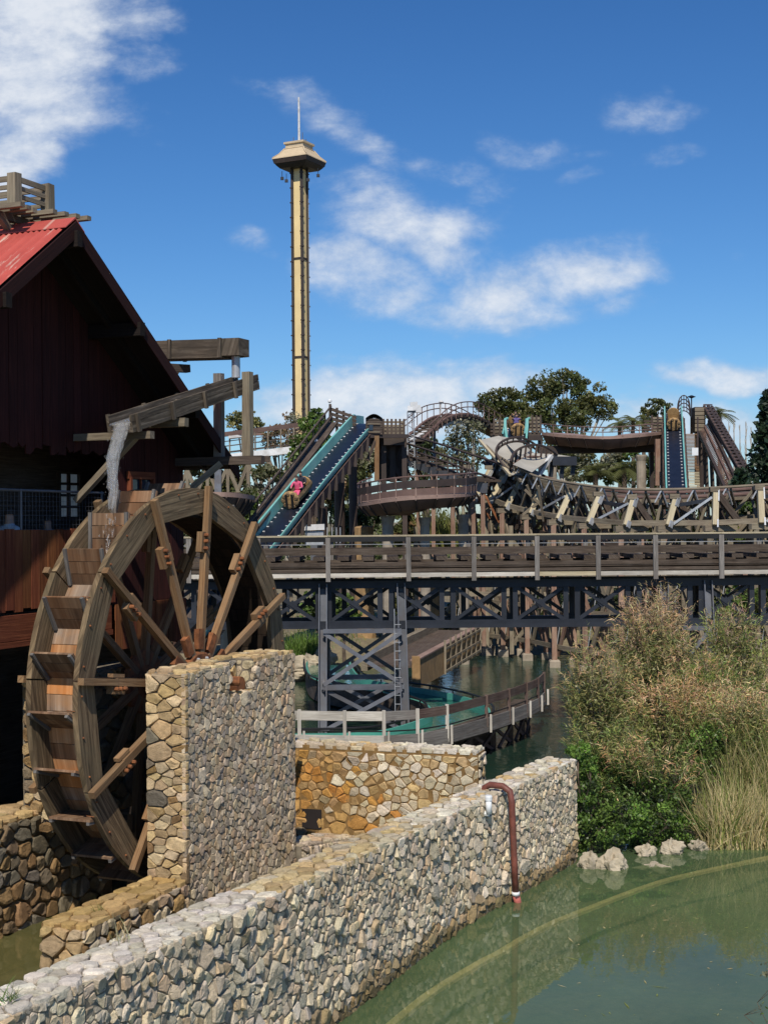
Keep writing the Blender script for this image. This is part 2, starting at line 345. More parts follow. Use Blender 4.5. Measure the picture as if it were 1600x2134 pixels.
def water_mat(name, body, clear=.35, rough=.03, rip=.12, scale=2.2, sparkle=None):
    m, t, b = newmat(name); t.nodes.remove(b); tc = N(t, 'ShaderNodeTexCoord')
    h = nz(t, tc.outputs['Object'], scale, 4, .55, (1, .55, 1)); bp = N(t, 'ShaderNodeBump'); bp.inputs['Strength'].default_value = rip; bp.inputs['Distance'].default_value = .05; t.links.new(h, bp.inputs['Height'])
    g = N(t, 'ShaderNodeBsdfGlossy'); g.inputs['Roughness'].default_value = rough; t.links.new(bp.outputs[0], g.inputs['Normal']); g.inputs[0].default_value = (.9, .95, .9, 1)
    d = N(t, 'ShaderNodeBsdfDiffuse'); cc = ramp(t, nz(t, tc.outputs['Object'], .35, 5, .6), [(.3, tuple(x*.8 for x in body)), (.7, tuple(x*1.2 for x in body))]); t.links.new(cc, d.inputs[0])
    tr = N(t, 'ShaderNodeBsdfTransparent'); tr.inputs[0].default_value = (.88, .93, .80, 1)
    mx = N(t, 'ShaderNodeMixShader'); mx.inputs[0].default_value = clear; t.links.new(d.outputs[0], mx.inputs[1]); t.links.new(tr.outputs[0], mx.inputs[2])
    fr = N(t, 'ShaderNodeFresnel'); fr.inputs['IOR'].default_value = 1.33; t.links.new(bp.outputs[0], fr.inputs['Normal'])
    mm = N(t, 'ShaderNodeMixShader'); t.links.new(fr.outputs[0], mm.inputs[0]); t.links.new(mx.outputs[0], mm.inputs[1]); t.links.new(g.outputs[0], mm.inputs[2])
    t.links.new(mm.outputs[0], t.nodes['Material Output'].inputs[0]); return m
POND = water_mat('pond_water', (.100, .160, .076), .46, .02, .08, 1.6)
LAGOON = water_mat('lagoon_water', (.014, .034, .024), .05, .10, .5, 3.0)
RACEW = water_mat('race_water', (.12, .115, .045), .3, .03, .15, 3.0)
TROUGHW = water_mat('flume_water', (.03, .14, .11), .3, .04, .3, 3.0)
def splash_mat():
    m, t, b = newmat('falling_water'); b.inputs['Base Color'].default_value = (.95, .97, 1, 1); b.inputs['Roughness'].default_value = .05; b.inputs['Transmission Weight'].default_value = .8; b.inputs['IOR'].default_value = 1.2; b.inputs['Alpha'].default_value = .55
    tc = N(t, 'ShaderNodeTexCoord'); bump(t, b, nz(t, tc.outputs['Object'], 14, 5, .6, (1, 1, .4)), 1.0, .1); return m
SPLASH = splash_mat()
# ------------------------------------------------------------------ local frame of the mill: u runs along the wheel, n out of its face
ANG = math.radians(23.5); WC = V((-3.411, 25.407, 3.816))
U = V((math.sin(ANG), math.cos(ANG), 0)); NN = V((math.cos(ANG), -math.sin(ANG), 0)); UP = V((0, 0, 1))
def W(s, n, z): return V((WC.x, WC.y, 0))+U*s+NN*n+UP*z
def sm(a, b, x): t = max(0, min(1, (x-a)/(b-a))); return t*t*(3-2*t)

# ------------------------------------------------------------------ ground, water
def gz(x, y):
    p = V((x, y, 0))-V((WC.x, WC.y, 0)); s = p.dot(U); n = p.dot(NN)
    sh_ = 13*sm(-1.5, 3.5, x); far = sm(60+sh_, 67+sh_, y-1.2*math.sin(x*.35)); left = sm(-14, -24, x)*sm(30, 36, y)
    right = max(sm(12, 17, x)*sm(34, 40, y), 0)
    shore = 29.3+.35*math.sin(x*1.3)-.03*(x-4)
    bank = sm(shore-.9, shore+3.4, y)*sm(4.4, 6.6, x-.10*max(0, y-29))*(1.5+.3*math.sin(x*.9)+.25*math.sin(y*.7))
    h = max(far*1.7, left*1.7, bank, right*2.0)
    return -.75+h+ .05*math.sin(x*2.1+y*1.7)
def axis(lo, hi, step, ext): return [-e for e in reversed(ext)]+[lo+i*step for i in range(int((hi-lo)/step)+1)]+ext
xs = axis(-30, 45, .75, [60, 90, 150, 300, 800, 2500]); ys = [-60, -20, -5]+[2+i*.75 for i in range(110)]+[90, 100, 115, 140, 200, 320, 700, 1500, 4000]
mb = MB(); mb.strip([[V((x, y, gz(x, y))) for x in xs] for y in ys])
def ground_mat():
    m, t, b = newmat('earth'); tc = N(t, 'ShaderNodeTexCoord'); o = tc.outputs['Object']
    c = ramp(t, nz(t, o, .5, 8, .65), [(.3, (.10, .085, .05)), (.5, (.20, .165, .105)), (.7, (.11, .12, .05))])
    c = mix(t, .6, c, ramp(t, nz(t, o, 6, 6, .7), [(.3, (.5, .5, .5)), (.7, (1.3, 1.3, 1.2))]), 'MULTIPLY')
    t.links.new(c, b.inputs['Base Color']); b.inputs['Roughness'].default_value = .95; bump(t, b, nz(t, o, 5, 7, .7), .8, .08); return m
g = mb.build('ground', ground_mat(), None, True); g['kind'] = 'structure'
def sheet(name, pts, mat):
    m = MB(); m.add([V(p) for p in pts], [tuple(range(len(pts)))]); o = m.build(name, mat); o['kind'] = 'structure'; return o
wl = [W(-16, 4.75, 0), W(0, 4.75, 0), W(5, 5.25, 0), W(7, 5.45, 0)]
def flat(p, z=0.0): return V((p.x, p.y, z))
sheet('pond_water', [flat(p) for p in (V((10, 3, 0)), V((45, 3, 0)), V((45, 33, 0)), *reversed(wl))], POND)
sheet('race_water', [flat(p, .004) for p in (wl[0], wl[1], wl[2], W(5.25, 3.0, 0), W(5.25, -1.9, 0), W(-16, -1.9, 0))], RACEW)
sheet('lagoon_water', [flat(p, .002) for p in (W(5.26, -1.9, 0), W(5.26, 3.0, 0), wl[2], wl[3], V((45, 33.01, 0)), V((45, 70, 0)), V((-40, 70, 0)), V((-40, 30, 0)), W(-16, -1.95, 0))], LAGOON)

# ------------------------------------------------------------------ stone walls
def clip(poly, mx, my, nx, ny):
    out = []; L = len(poly)
    for i in range(L):
        a = poly[i]; b = poly[(i+1) % L]; da = (a[0]-mx)*nx+(a[1]-my)*ny; db = (b[0]-mx)*nx+(b[1]-my)*ny
        if da <= 0: out.append(a)
        if da*db < 0: k = da/(da-db); out.append((a[0]+(b[0]-a[0])*k, a[1]+(b[1]-a[1])*k))
    return out
def stones(O, du, dv, dn, outline, size, relief, pal, aspect=1.25, gap=.012, vary=.55, tilt=.3, rnd=.22, sizef=None):
    rr = RND; xs = [p[0] for p in outline]; ys = [p[1] for p in outline]; x0, x1, y0, y1 = min(xs), max(xs), min(ys), max(ys)
    def inside(x, y):
        s = 0
        for i in range(len(outline)):
            a = outline[i]; b = outline[(i+1) % len(outline)]; c = (b[0]-a[0])*(y-a[1])-(b[1]-a[1])*(x-a[0])
            if c < -1e-9: return False
        return True
    pts = []; grid = {}; cell = size*1.6
    tries = int((x1-x0)*(y1-y0)/(size*size)*22)
    for k in range(tries):
        x = rr.uniform(x0, x1); y = rr.uniform(y0, y1)
        if not inside(x, y): continue
        r = size*(1-vary*.42+vary*1.55*rr.random()**2.4) * (1-.30*min(1, k/tries*1.2)) * (sizef(x, y) if sizef else 1)
        gx, gy = int(x/cell), int(y/cell); ok = True
        for i in (-1, 0, 1):
            for j in (-1, 0, 1):
                for (px, py, pr) in grid.get((gx+i, gy+j), ()):
                    if ((px-x)/aspect)**2+(py-y)**2 < ((r+pr)*.46)**2: ok = False; break
                if not ok: break
            if not ok: break
        if ok: pts.append((x, y, r)); grid.setdefault((gx, gy), []).append((x, y, r))
    outl = []
    for (x, y, r) in pts:
        gx, gy = int(x/cell), int(y/cell); nb = []
        for i in range(-3, 4):
            for j in range(-3, 4): nb += [q for q in grid.get((gx+i, gy+j), ()) if q[0] != x or q[1] != y]
        nb.sort(key=lambda q: ((q[0]-x)/aspect)**2+(q[1]-y)**2)
        poly = [(x-3*cell, y-3*cell), (x+3*cell, y-3*cell), (x+3*cell, y+3*cell), (x-3*cell, y+3*cell)]
        for i in range(len(outline)):
            a = outline[i]; b = outline[(i+1) % len(outline)]; poly = clip(poly, a[0], a[1], b[1]-a[1], a[0]-b[0])
            if len(poly) < 3: break
        for q in nb[:26]:
            if len(poly) < 3: break
            ex, ey = (q[0]-x)/aspect**2, q[1]-y; w1 = .5+.12*(r-q[2])/(r+q[2])
            poly = clip(poly, x+(q[0]-x)*w1, y+(q[1]-y)*w1, ex, ey)
        if len(poly) < 3: continue
        A = .5*sum(poly[i][0]*poly[(i+1) % len(poly)][1]-poly[(i+1) % len(poly)][0]*poly[i][1] for i in range(len(poly)))
        if A < size*size*.06: continue
        cx = sum(p[0] for p in poly)/len(poly); cy = sum(p[1] for p in poly)/len(poly); rad = math.sqrt(A/math.pi)
        # round the corners: cut each corner, wobble
        ring = []
        for i in range(len(poly)):
            a = poly[i-1]; b = poly[i]; c = poly[(i+1) % len(poly)]
            for q, k in ((a, rnd), (c, rnd)): ring.append((b[0]+(q[0]-b[0])*k, b[1]+(q[1]-b[1])*k))
        r2 = []
        for p in ring:
            d = math.hypot(p[0]-cx, p[1]-cy) or 1e-6; k = max(.2, (d-gap)/d)*rr.uniform(.90, 1.01)
            r2.append((cx+(p[0]-cx)*k, cy+(p[1]-cy)*k))
        h = relief*rr.uniform(.45, 1.3)*min(1.5, max(.6, rad/size*2)); tx, ty = rr.uniform(-tilt, tilt), rr.uniform(-tilt, tilt)
        def P3(x_, y_, d_): return O+du*x_+dv*y_+dn*d_
        n = len(r2); vs = []; e = rr.uniform(.89, .96); i2 = rr.uniform(.60, .82)
        for p in r2: vs.append(P3(p[0], p[1], -.05))
        for p in r2:
            X = cx+(p[0]-cx)*.985; Y = cy+(p[1]-cy)*.985; vs.append(P3(X, Y, h*rr.uniform(.35, .6)))
        for p in r2:
            X = cx+(p[0]-cx)*e; Y = cy+(p[1]-cy)*e; vs.append(P3(X+rr.uniform(-.03, .03)*rad, Y+rr.uniform(-.03, .03)*rad, h*rr.uniform(.74, 1.0)+(X-cx)*tx*.5+(Y-cy)*ty*.5))
        for p in r2:
            X = cx+(p[0]-cx)*i2; Y = cy+(p[1]-cy)*i2; vs.append(P3(X+rr.uniform(-.08, .08)*rad, Y+rr.uniform(-.08, .08)*rad, h*rr.uniform(.88, 1.12)+(X-cx)*tx+(Y-cy)*ty))
        vs.append(P3(cx, cy, h*rr.uniform(.95, 1.12)))
        fs = []
        for k in range(3):
            for i in range(n): fs.append((k*n+i, k*n+(i+1) % n, (k+1)*n+(i+1) % n, (k+1)*n+i))
        for i in range(n): fs.append((3*n+i, 3*n+(i+1) % n, 4*n))
        outl.append((vs, fs, pal(cx, cy), A, O+du*cx+dv*cy))
    return outl
def lay(parent, lists, limit=300, name='stone'):
    allst = [s for l in lists for s in l]
    allst.sort(key=lambda s: -s[3]/((s[4]-EYE).length_squared))
    for s in allst[:limit]:
        m = MB(); m.add(s[0], s[1], None, s[2]); m.build(name, STONE, parent)
    if allst[limit:]:
        m = MB()
        for s in allst[limit:]: m.add(s[0], s[1], None, s[2])
        m.build('stones', STONE, parent, kind='stuff')
def pick(cols, k=.18):
    def f(x, y):
        c = RND.choice(cols); v = RND.uniform(1-k*1.3, 1+k); v *= 1.07; return (c[0]*v*1.0, c[1]*v*RND.uniform(.97, 1.03), c[2]*v*RND.uniform(.94, 1.06))
    return f
GREYS = [(.54, .46, .35), (.58, .51, .39), (.47, .41, .32), (.50, .42, .31), (.42, .375, .30), (.60, .53, .42), (.49, .38, .26), (.38, .35, .295), (.55, .46, .33)]
PIERG = [(.47, .38, .275), (.52, .43, .315), (.42, .35, .26), (.48, .37, .25), (.55, .46, .34), (.38, .33, .265), (.50, .365, .24)]
OCHRE = [(.46, .33, .17), (.50, .38, .21), (.42, .30, .16), (.52, .41, .25), (.38, .28, .17), (.45, .36, .24)]
ORANGE = [(.46, .22, .06), (.42, .26, .10), (.38, .25, .12), (.50, .27, .08), (.36, .28, .18)]
CREAM = [(.50, .42, .29), (.54, .47, .35), (.46, .40, .30), (.50, .36, .19), (.56, .50, .40)]
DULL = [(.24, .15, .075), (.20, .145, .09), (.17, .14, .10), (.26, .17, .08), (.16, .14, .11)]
CAP = [(.58, .54, .46), (.64, .60, .52), (.52, .48, .41), (.60, .55, .45)]
CAPO = [(.48, .37, .20), (.52, .42, .26), (.44, .33, .18), (.50, .44, .33)]
def cuboid(mb, O, du, dv, dn, outline, depth):       # core of a wall: outline on the face, pushed back
    mb.prism([O+du*a+dv*b for a, b in outline], -dn*depth)

# long wall along the pond
root = thing('stone_wall', 'long pale rubble stone wall rising straight from the green pond', 'stone wall', W(0, 4.7, 0))
TH = .62
segs = [(W(-14.5, 5.05, 0), W(0, 5.05, 0), 2.36, 1.92), (W(0, 5.05, 0), W(5.05, 5.563, 0), 1.92, 1.98)]
ls = []
core = MB()
for a, b, z0, z1 in segs:
    du = (b-a).normalized(); L = (b-a).length; dn = V((du.y, -du.x, 0)); o0 = -.5
    outl = [(0, -.4), (L, -.4), (L, z1+.015), (0, z0+.015)]
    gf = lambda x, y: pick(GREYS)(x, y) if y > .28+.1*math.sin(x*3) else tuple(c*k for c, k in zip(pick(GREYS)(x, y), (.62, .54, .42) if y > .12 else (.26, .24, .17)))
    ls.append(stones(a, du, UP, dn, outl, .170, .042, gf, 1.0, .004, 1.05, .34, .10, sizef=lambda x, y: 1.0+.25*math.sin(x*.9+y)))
    top = [(0, z0-.18), (L, z1-.18), (L, z1+.02), (0, z0+.02)]
    dt = (du*L+UP*(z1-z0)).normalized(); nt_ = V((0, 0, 1)); A0 = a+UP*z0
    capf = lambda x, y, a=a: pick(CAPO)(x, y) if (-6.5 < ((a+du*x)-W(0, 0, 0)).dot(U) < -1.5) else (pick(CREAM) if ((a+du*x)-W(0, 0, 0)).dot(U) > -1.5 and RND.random() < .4 else pick(CAP))(x, y)
    ls.append(stones(A0-dn*TH, dt, dn, nt_, [(0, 0), ((du*L+UP*(z1-z0)).length, 0), ((du*L+UP*(z1-z0)).length, TH+.03), (0, TH+.03)], .20, .035, capf, 1.2, .006, .7, .10))
    cuboid(core, a+dn*.014, du, UP, dn, [(0, -.8), (L, -.8), (L, z1-.01), (0, z0-.01)], TH)
core.build('mortar_core', MORTARL, root)
lay(root, ls)

# pier that carries the wheel axle
root = thing('stone_pier', 'tall rubble stone pier in front of the water wheel axle', 'stone pier', W(-.2, .75, 0))
s0, s1, nb, nf, zt = -2.12, 1.75, .36, 1.10, 4.25
core = MB(); c1 = .03
cuboid(core, W(0, nf-c1, 0), U, UP, NN, [(s0+c1, -.6), (s1, -.6), (s1, 3.72), (s0+c1, 3.72)], nf-nb-c1)
cuboid(core, W(0, nf-c1, 0), U, UP, NN, [(s0+c1, 3.72), (-.62, 3.72), (-.62, zt), (s0+c1, zt)], nf-nb-c1)
cuboid(core, W(0, nf-c1, 0), U, UP, NN, [(.22, 3.72), (s1, 3.72), (s1, zt+.02), (.22, zt+.02)], nf-nb-c1)
cuboid(core, W(0, nf-.38, 0), U, UP, NN, [(-.62, 3.72), (.22, 3.72), (.22, zt+.02), (-.62, zt+.02)], .32)
core.build('mortar_core', MORTAR, root)
FACE = [[(s0, -.2), (s1, -.2), (s1, 3.70), (s0, 3.70)], [(s0, 3.70), (-.62, 3.70), (-.62, zt-.02), (s0, zt-.02)], [(.22, 3.70), (s1, 3.70), (s1, zt), (.22, zt)]]
ls = [[q for q in stones(W(0, nf, 0), U, UP, NN, [(s0-.03, -.2), (s1, -.2), (s1, zt), (s0-.03, zt)], .165, .022, pick(PIERG, .22), .95, .003, 1.05, .18, .10) if not (-.62 < (q[4]-W(0, nf, 0)).dot(U) < .22 and q[4].z > 3.70)]]
och = lambda x, y: pick(OCHRE)(x, y) if RND.random() < .85 else pick(DULL)(x, y)
ls.append(stones(W(s0, nf, 0), -NN, UP, -U, [(-.035, -.2), (nf-nb, -.2), (nf-nb, zt-.02), (-.035, zt-.02)], .20, .032, och, 1.5, .005, 1.05, .25, .12))
ls.append(stones(W(0, nf-.38, 0), U, UP, NN, [(-.61, 3.75), (.21, 3.75), (.21, zt), (-.61, zt)], .24, .03, pick(CREAM), 1.0))
ls.append(stones(W(0, nf-.4, 3.72), U, NN, UP, [(-.61, 0), (.21, 0), (.21, .4), (-.61, .4)], .2, .02, pick(OCHRE), 1.0))
ls.append(stones(W(.22, nf, 0), -NN, UP, -U, [(0, 3.74), (.36, 3.74), (.36, zt), (0, zt)], .22, .02, pick(CREAM), 1.0))
for a, b in ((s0, -.62), (-.6, .2), (.22, s1)):
    ls.append(stones(W(0, nb, zt+(.02 if a > -1 else 0)), U, NN, UP, [(a, 0), (b, 0), (b, nf-nb+.02 if a != -.6 else .36), (a, nf-nb+.02 if a != -.6 else .36)], .26, .035, pick(OCHRE), 1.2, .008, .6, .15))
ls.append(stones(W(s1, nb, 0), NN, UP, U, [(0, 0), (nf-nb, 0), (nf-nb, zt), (0, zt)], .3, .04, pick(PIERG), 1.2))
lay(root, ls)
t = MB(); t.tube([W(-.5, .9, 3.93), W(-.36, 1.12, 3.93)], .07, 14); t.tube([W(-.48, .95, 3.93), W(-.355, 1.125, 3.93)], .05, 12, (.1, .1, .1)); t.build('pipe_stub', RUST, root)
# small raised foot that continues the pier along the basin
root = thing('pier_footing', 'low rubble stone footing running on from the tall pier past the basin', 'stone footing', W(2.6, .8, 0))
core = MB(); cuboid(core, W(0, 1.2, 0), U, UP, NN, [(1.78, -.6), (4.4, -.6), (4.4, .25), (1.78, .62)], .8); core.build('mortar_core', MORTAR, root)
ls = [stones(W(0, 1.22, 0), U, UP, NN, [(1.78, -.2), (4.4, -.2), (4.4, .25), (1.78, .62)], .19, .04, pick(PIERG), 1.0),
      stones(W(1.78, .42, .62), (U*2.62+UP*-.37).normalized(), NN, UP, [(0, 0), (2.6, 0), (2.6, .8), (0, .8)], .25, .05, pick(PIERG), 1.0)]
lay(root, ls)

# low ledge beside the race
root = thing('stone_ledge', 'low ochre stone ledge running forward from the foot of the tall pier', 'stone ledge', W(-3.6, .8, 0))
z = .92; a, b, n0, n1 = -5.02, -2.16, .42, 1.15
core = MB(); cuboid(core, W(0, n1-.02, 0), U, UP, NN, [(a+.02, -.6), (b, -.6), (b, z-.02), (a+.02, z-.02)], n1-n0-.02); core.build('mortar_core', MORTARO, root)
ls = [stones(W(0, n1, 0), U, UP, NN, [(a, -.2), (b, -.2), (b, z-.04), (a, z-.04)], .2, .045, pick(PIERG+DULL), 1.05),
      stones(W(a, n1, 0), -NN, UP, -U, [(0, -.2), (n1-n0, -.2), (n1-n0, z-.04), (0, z-.04)], .24, .045, pick(OCHRE), 1.2),
      stones(W(0, n0, z-.01), U, NN, UP, [(a, 0), (b, 0), (b, n1-n0+.02), (a, n1-n0+.02)], .30, .025, pick([(.40, .27, .11), (.44, .31, .14), (.36, .25, .12)]), 1.3, .004, .6, .08)]
lay(root, ls)

# wall across the basin behind the pier
root = thing('basin_wall', 'orange and cream stone wall closing the basin behind the pier', 'stone wall', W(5.1, 1.6, 0))
pa, pb = W(4.95, -.9, 0), W(5.38, 3.42, 0); du = (pb-pa).normalized(); L = (pb-pa).length; dn = V((du.y, -du.x, 0))
core = MB(); cuboid(core, pa+dn*.008, du, UP, dn, [(0, -.6), (L, -.6), (L, 1.93), (0, 1.97)], .6); core.build('mortar_core', MORTARO, root)
opn = (.50, .95, .18, .62)
def oc(x, y):
    k = sm(1.0, 3.2, x+RND.uniform(-.5, .5)+.2*y); return pick(CREAM)(x, y) if RND.random() < k else pick(ORANGE)(x, y)
zc = 1.86
ls = [stones(pa, du, UP, dn, o, .25, .03, oc, 1.15, .006, 1.1, .28, .10) for o in ([(0, -.2), (L, -.2), (L, zc), (0, zc)],)]
ls = [[s for s in ls[0] if not (opn[0] < (s[4]-pa).dot(du) < opn[1] and opn[2] < s[4].z < opn[3])]]
ls.append(stones(pa-dn*.6+UP*1.95, du, dn, UP, [(0, 0), (L, 0), (L, .63), (0, .63)], .24, .06, lambda x, y: pick(CAP if x > 2.6 else CREAM)(x, y), 1.2, .008, .7, .2))
ls.append(stones(pb, -dn, UP, du, [(0, -.2), (.6, -.2), (.6, 1.9), (0, 1.9)], .28, .05, pick(CREAM), 1.2))
lay(root, ls)
m = MB(); m.box(pa+du*.72+dn*.012+UP*.40, .44, .02, .42, math.atan2(du.y, du.x)); m.build('drain_shade_slab', DARK, root)  # dark slab painted in for the shade inside a drain hole

# retaining wall left of the race and the pier behind the wheel
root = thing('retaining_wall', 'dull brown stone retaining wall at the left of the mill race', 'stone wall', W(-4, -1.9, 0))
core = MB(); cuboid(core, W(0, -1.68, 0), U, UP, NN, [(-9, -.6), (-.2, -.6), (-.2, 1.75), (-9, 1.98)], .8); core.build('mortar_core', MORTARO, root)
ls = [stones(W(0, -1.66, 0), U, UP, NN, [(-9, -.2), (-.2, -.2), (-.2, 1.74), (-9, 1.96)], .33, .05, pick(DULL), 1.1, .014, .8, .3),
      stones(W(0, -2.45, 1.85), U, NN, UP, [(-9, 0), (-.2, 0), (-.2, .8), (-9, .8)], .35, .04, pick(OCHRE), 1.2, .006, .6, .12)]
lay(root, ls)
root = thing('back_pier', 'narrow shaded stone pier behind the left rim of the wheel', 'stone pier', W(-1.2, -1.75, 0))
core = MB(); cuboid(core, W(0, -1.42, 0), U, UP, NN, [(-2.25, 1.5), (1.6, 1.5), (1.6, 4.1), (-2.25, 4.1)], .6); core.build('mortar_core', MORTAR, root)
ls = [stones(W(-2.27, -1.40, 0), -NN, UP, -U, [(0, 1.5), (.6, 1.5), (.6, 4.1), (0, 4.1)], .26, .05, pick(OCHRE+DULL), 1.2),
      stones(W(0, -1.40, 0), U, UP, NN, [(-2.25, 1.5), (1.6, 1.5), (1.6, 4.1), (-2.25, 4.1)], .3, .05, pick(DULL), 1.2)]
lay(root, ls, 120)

# ------------------------------------------------------------------ water wheel
wheel = thing('water_wheel', 'big weathered wooden overshot water wheel beside the red mill', 'water wheel', W(0, -.5, .3))
def wp(r, th, n): return W(r*math.cos(th), n, WC.z+r*math.sin(th))
SP0 = math.radians(23.3); RO, RI = 3.5, 3.0
for face, n0, n1, nm in ((0, -.10, 0.0, 'front_rim'), (1, -1.0, -.90, 'rear_rim')):
    for k in range(12):
        t0 = SP0+k*math.pi/6+.004; t1 = t0+math.pi/6-.008
        outer = [wp(RO+RND.uniform(-.006, .006), t0+(t1-t0)*i/8, n0) for i in range(9)]
        mid = .5*(t0+t1)
        inner = [wp(RI*math.cos(math.pi/12)/math.cos((t1+(t0-t1)*i/4)-mid)*1.03, t1+(t0-t1)*i/4, n0) for i in range(5)]
        kk = RND.uniform(.78, 1.15); m = MB(); al = wp(1, mid+math.pi/2, 0)-wp(0, 0, 0)
        m.prism(outer+inner, NN*(n1-n0), (kk, kk, kk*.98), al); seg = m.build('rim_segment', WRIM, wheel)
        if face == 0:                                   # bolts along the felloe
            m = MB()
            for i in (1, 4, 7): m.lathe(wp(RO-.1, t0+(t1-t0)*i/8, n1-.005), [(.018, 0), (.018, .02), (.008, .03)], 6, NN)
            m.build('bolts', RUST, seg)
            if k in (3, 4, 5, 6): m = MB(); q = wp(RO+.005, t0+.13, -.05); m.tube([q, q+U*-.05+UP*.02-NN*.12], .006, 5); m.build('iron_pin', RUST, seg)
for k in range(24):                                     # sole boards and paddles
    thp = math.pi-math.radians(13.4+15*k)
    for j in range(3):
        ta = thp+math.radians(6.0)+math.radians(15)*(j/3); tb = ta+math.radians(15)/3-.003
        q = [wp(3.03, ta, -.90), wp(3.03, tb, -.90), wp(3.08, tb, -.90), wp(3.08, ta, -.90)]
        m = MB(); kk = RND.uniform(.75, 1.2); g_ = RND.random(); m.prism(q, NN*.80, (kk*(1.1 if g_ < .5 else .8), kk*(.85 if g_ < .5 else .85), kk*(.62 if g_ < .5 else .95)), NN); m.build('sole_board', WSOLE, wheel)
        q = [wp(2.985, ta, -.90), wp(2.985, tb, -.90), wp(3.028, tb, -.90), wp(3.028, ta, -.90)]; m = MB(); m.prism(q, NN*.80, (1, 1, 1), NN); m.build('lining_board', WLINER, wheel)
    for j in range(3):                                  # three boards make one paddle
        f0, f1 = j/3, (j+1)/3-.02
        def pp(f): return wp(3.07+f*.53, thp+math.radians(6.2)*(1-f), -.90)
        a, b = pp(f0), pp(f1); d = (b-a).normalized().cross(NN)*.04
        m = MB(); kk = RND.uniform(.75, 1.15); kk *= .82; m.prism([a, b, b+d, a+d], NN*.80, (kk, kk*.95, kk*.9), NN); m.build('paddle_board', WBUCKET, wheel)
    for e in (-.885, -.165):
        a, b = wp(3.09, thp+math.radians(6.2), e), wp(3.60, thp, e); d = (b-a).normalized().cross(NN)
        m = MB(); m.prism([a-d*.05, b-d*.05, b-d*.002, a-d*.002], NN*.055, (.75, .76, .78), b-a); m.build('paddle_batten', WPOST, wheel)
for face, nc in ((0, .075), (1, -1.075)):
    for k in range(12):
        th = SP0+k*math.pi/6; er = wp(1, th, 0)-wp(0, th, 0); et = wp(1, th+math.pi/2, 0)-wp(0, 0, 0)
        kk = RND.uniform(.8, 1.15)
        sp = part(wheel, 'spoke', WSPOKE, (wp(.30, th, nc), wp(2.62, th, nc), .125, .125, NN, (kk, kk, kk)), (wp(2.60, th, nc+.01), wp(3.56, th, nc+.012), .11, .115, NN, (kk*.9, kk*.92, kk*.92)))
        part(sp, 'clamp_block', WSPOKE, (wp(2.35, th+.055, nc-.02), wp(2.72, th+.047, nc-.02), .12, .12, NN), (wp(2.38, th-.045, nc-.03), wp(2.70, th-.04, nc-.03), .06, .11, NN))
        if face == 0:
            m = MB()
            for r_ in (2.42, 2.55, 2.66): m.lathe(wp(r_, th+.04, nc+.07), [(.035, -.06), (.035, .035), (.02, .05)], 7, NN)
            m.box(wp(2.54, th+.05, nc+.06), .02, .02, .02); m.build('clamp_bolts', RUST, sp)
            part(sp, 'iron_plate', RUST, (wp(.62, th+.12, nc+.02), wp(.98, th+.10, nc+.02), .17, .10, NN))
    m = MB(); m.lathe(W(0, nc-.06 if face == 0 else nc+.06, WC.z), [(.56, 0), (.58, .03), (.58, .11), (.54, .14)], 28, NN if face == 0 else -NN)
    h = m.build('hub_disc', RUST, wheel)
    m = MB()
    for k in range(10): th = k*math.pi/5; m.lathe(wp(.47, th, nc+.085 if face == 0 else nc-.085), [(.03, -.02), (.03, .03), (.015, .045)], 6, NN if face == 0 else -NN)
    m.build('hub_bolts', STEELL, h)
m = MB(); m.tube([W(0, -1.7, WC.z), W(0, .95, WC.z)], .16, 16); m.build('axle', RUST, wheel)
# ------------------------------------------------------------------ red mill building
mill = thing('red_mill', 'dark red board mill house with rusty red corrugated roof', 'mill house', W(-2.4, -4, 0))
RS, RZ, SL = -2.39, 11.68, .724; EAVE = 5.36; NV, NWALL, NREAR = -.80, -1.80, -9.0
def rz_(s): return RZ-SL*abs(s-RS)
# gable boards
bw = .225; s = -7.35
while s < 2.55:
    a, b = s+.004, min(s+bw-.004, 2.6)
    lo = 4.3 if s > -.05 else 8.0+RND.uniform(-.10, .05); dd = RND.uniform(0, .012)
    zb = [(a, lo+RND.uniform(-.04, .04)), (.5*(a+b), lo+RND.uniform(-.10, .04)), (b, lo+RND.uniform(-.04, .04))] if s < -.05 else [(a, 5.2), (b, 5.2)]
    tp = [(b, rz_(b)-.12)]+([(RS, RZ-.12)] if a < RS < b else [])+[(a, rz_(a)-.12)]
    kk = RND.uniform(.75, 1.15); m = MB(); m.prism([W(x, NWALL+dd, z) for x, z in zb+tp], -NN*.03, (kk, kk, kk), UP); m.build('wall_board', WREDSHADE, mill); s += bw
# lower fence boards and skirt of the balcony
s = -7.3
while s < 2.5:
    z1 = 6.60+RND.uniform(-.02, .02) if s < -.1 else 5.19; z0 = 5.26+RND.uniform(-.03, .03) if s < -.1 else 4.35
    if s < -.1 or True:
        kk = RND.uniform(.7, 1.25); m = MB(); dd = RND.uniform(0, .012)
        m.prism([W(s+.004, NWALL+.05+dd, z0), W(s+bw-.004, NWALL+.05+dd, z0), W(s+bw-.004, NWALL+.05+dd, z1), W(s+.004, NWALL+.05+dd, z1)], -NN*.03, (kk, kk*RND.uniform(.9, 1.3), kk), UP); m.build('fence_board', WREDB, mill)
    s += bw
part(mill, 'skirt_beam', WREDB, (W(-7.3, NWALL+.09, 4.98), W(-.1, NWALL+.09, 4.98), .06, .42), (W(-7.3, NWALL+.10, 4.71), W(-.1, NWALL+.10, 4.71), .10, .09))
part(mill, 'balcony_floor', WDARK, (W(-7.3, -3.0, 5.16), W(2.5, -3.0, 5.16), 2.2, .1))
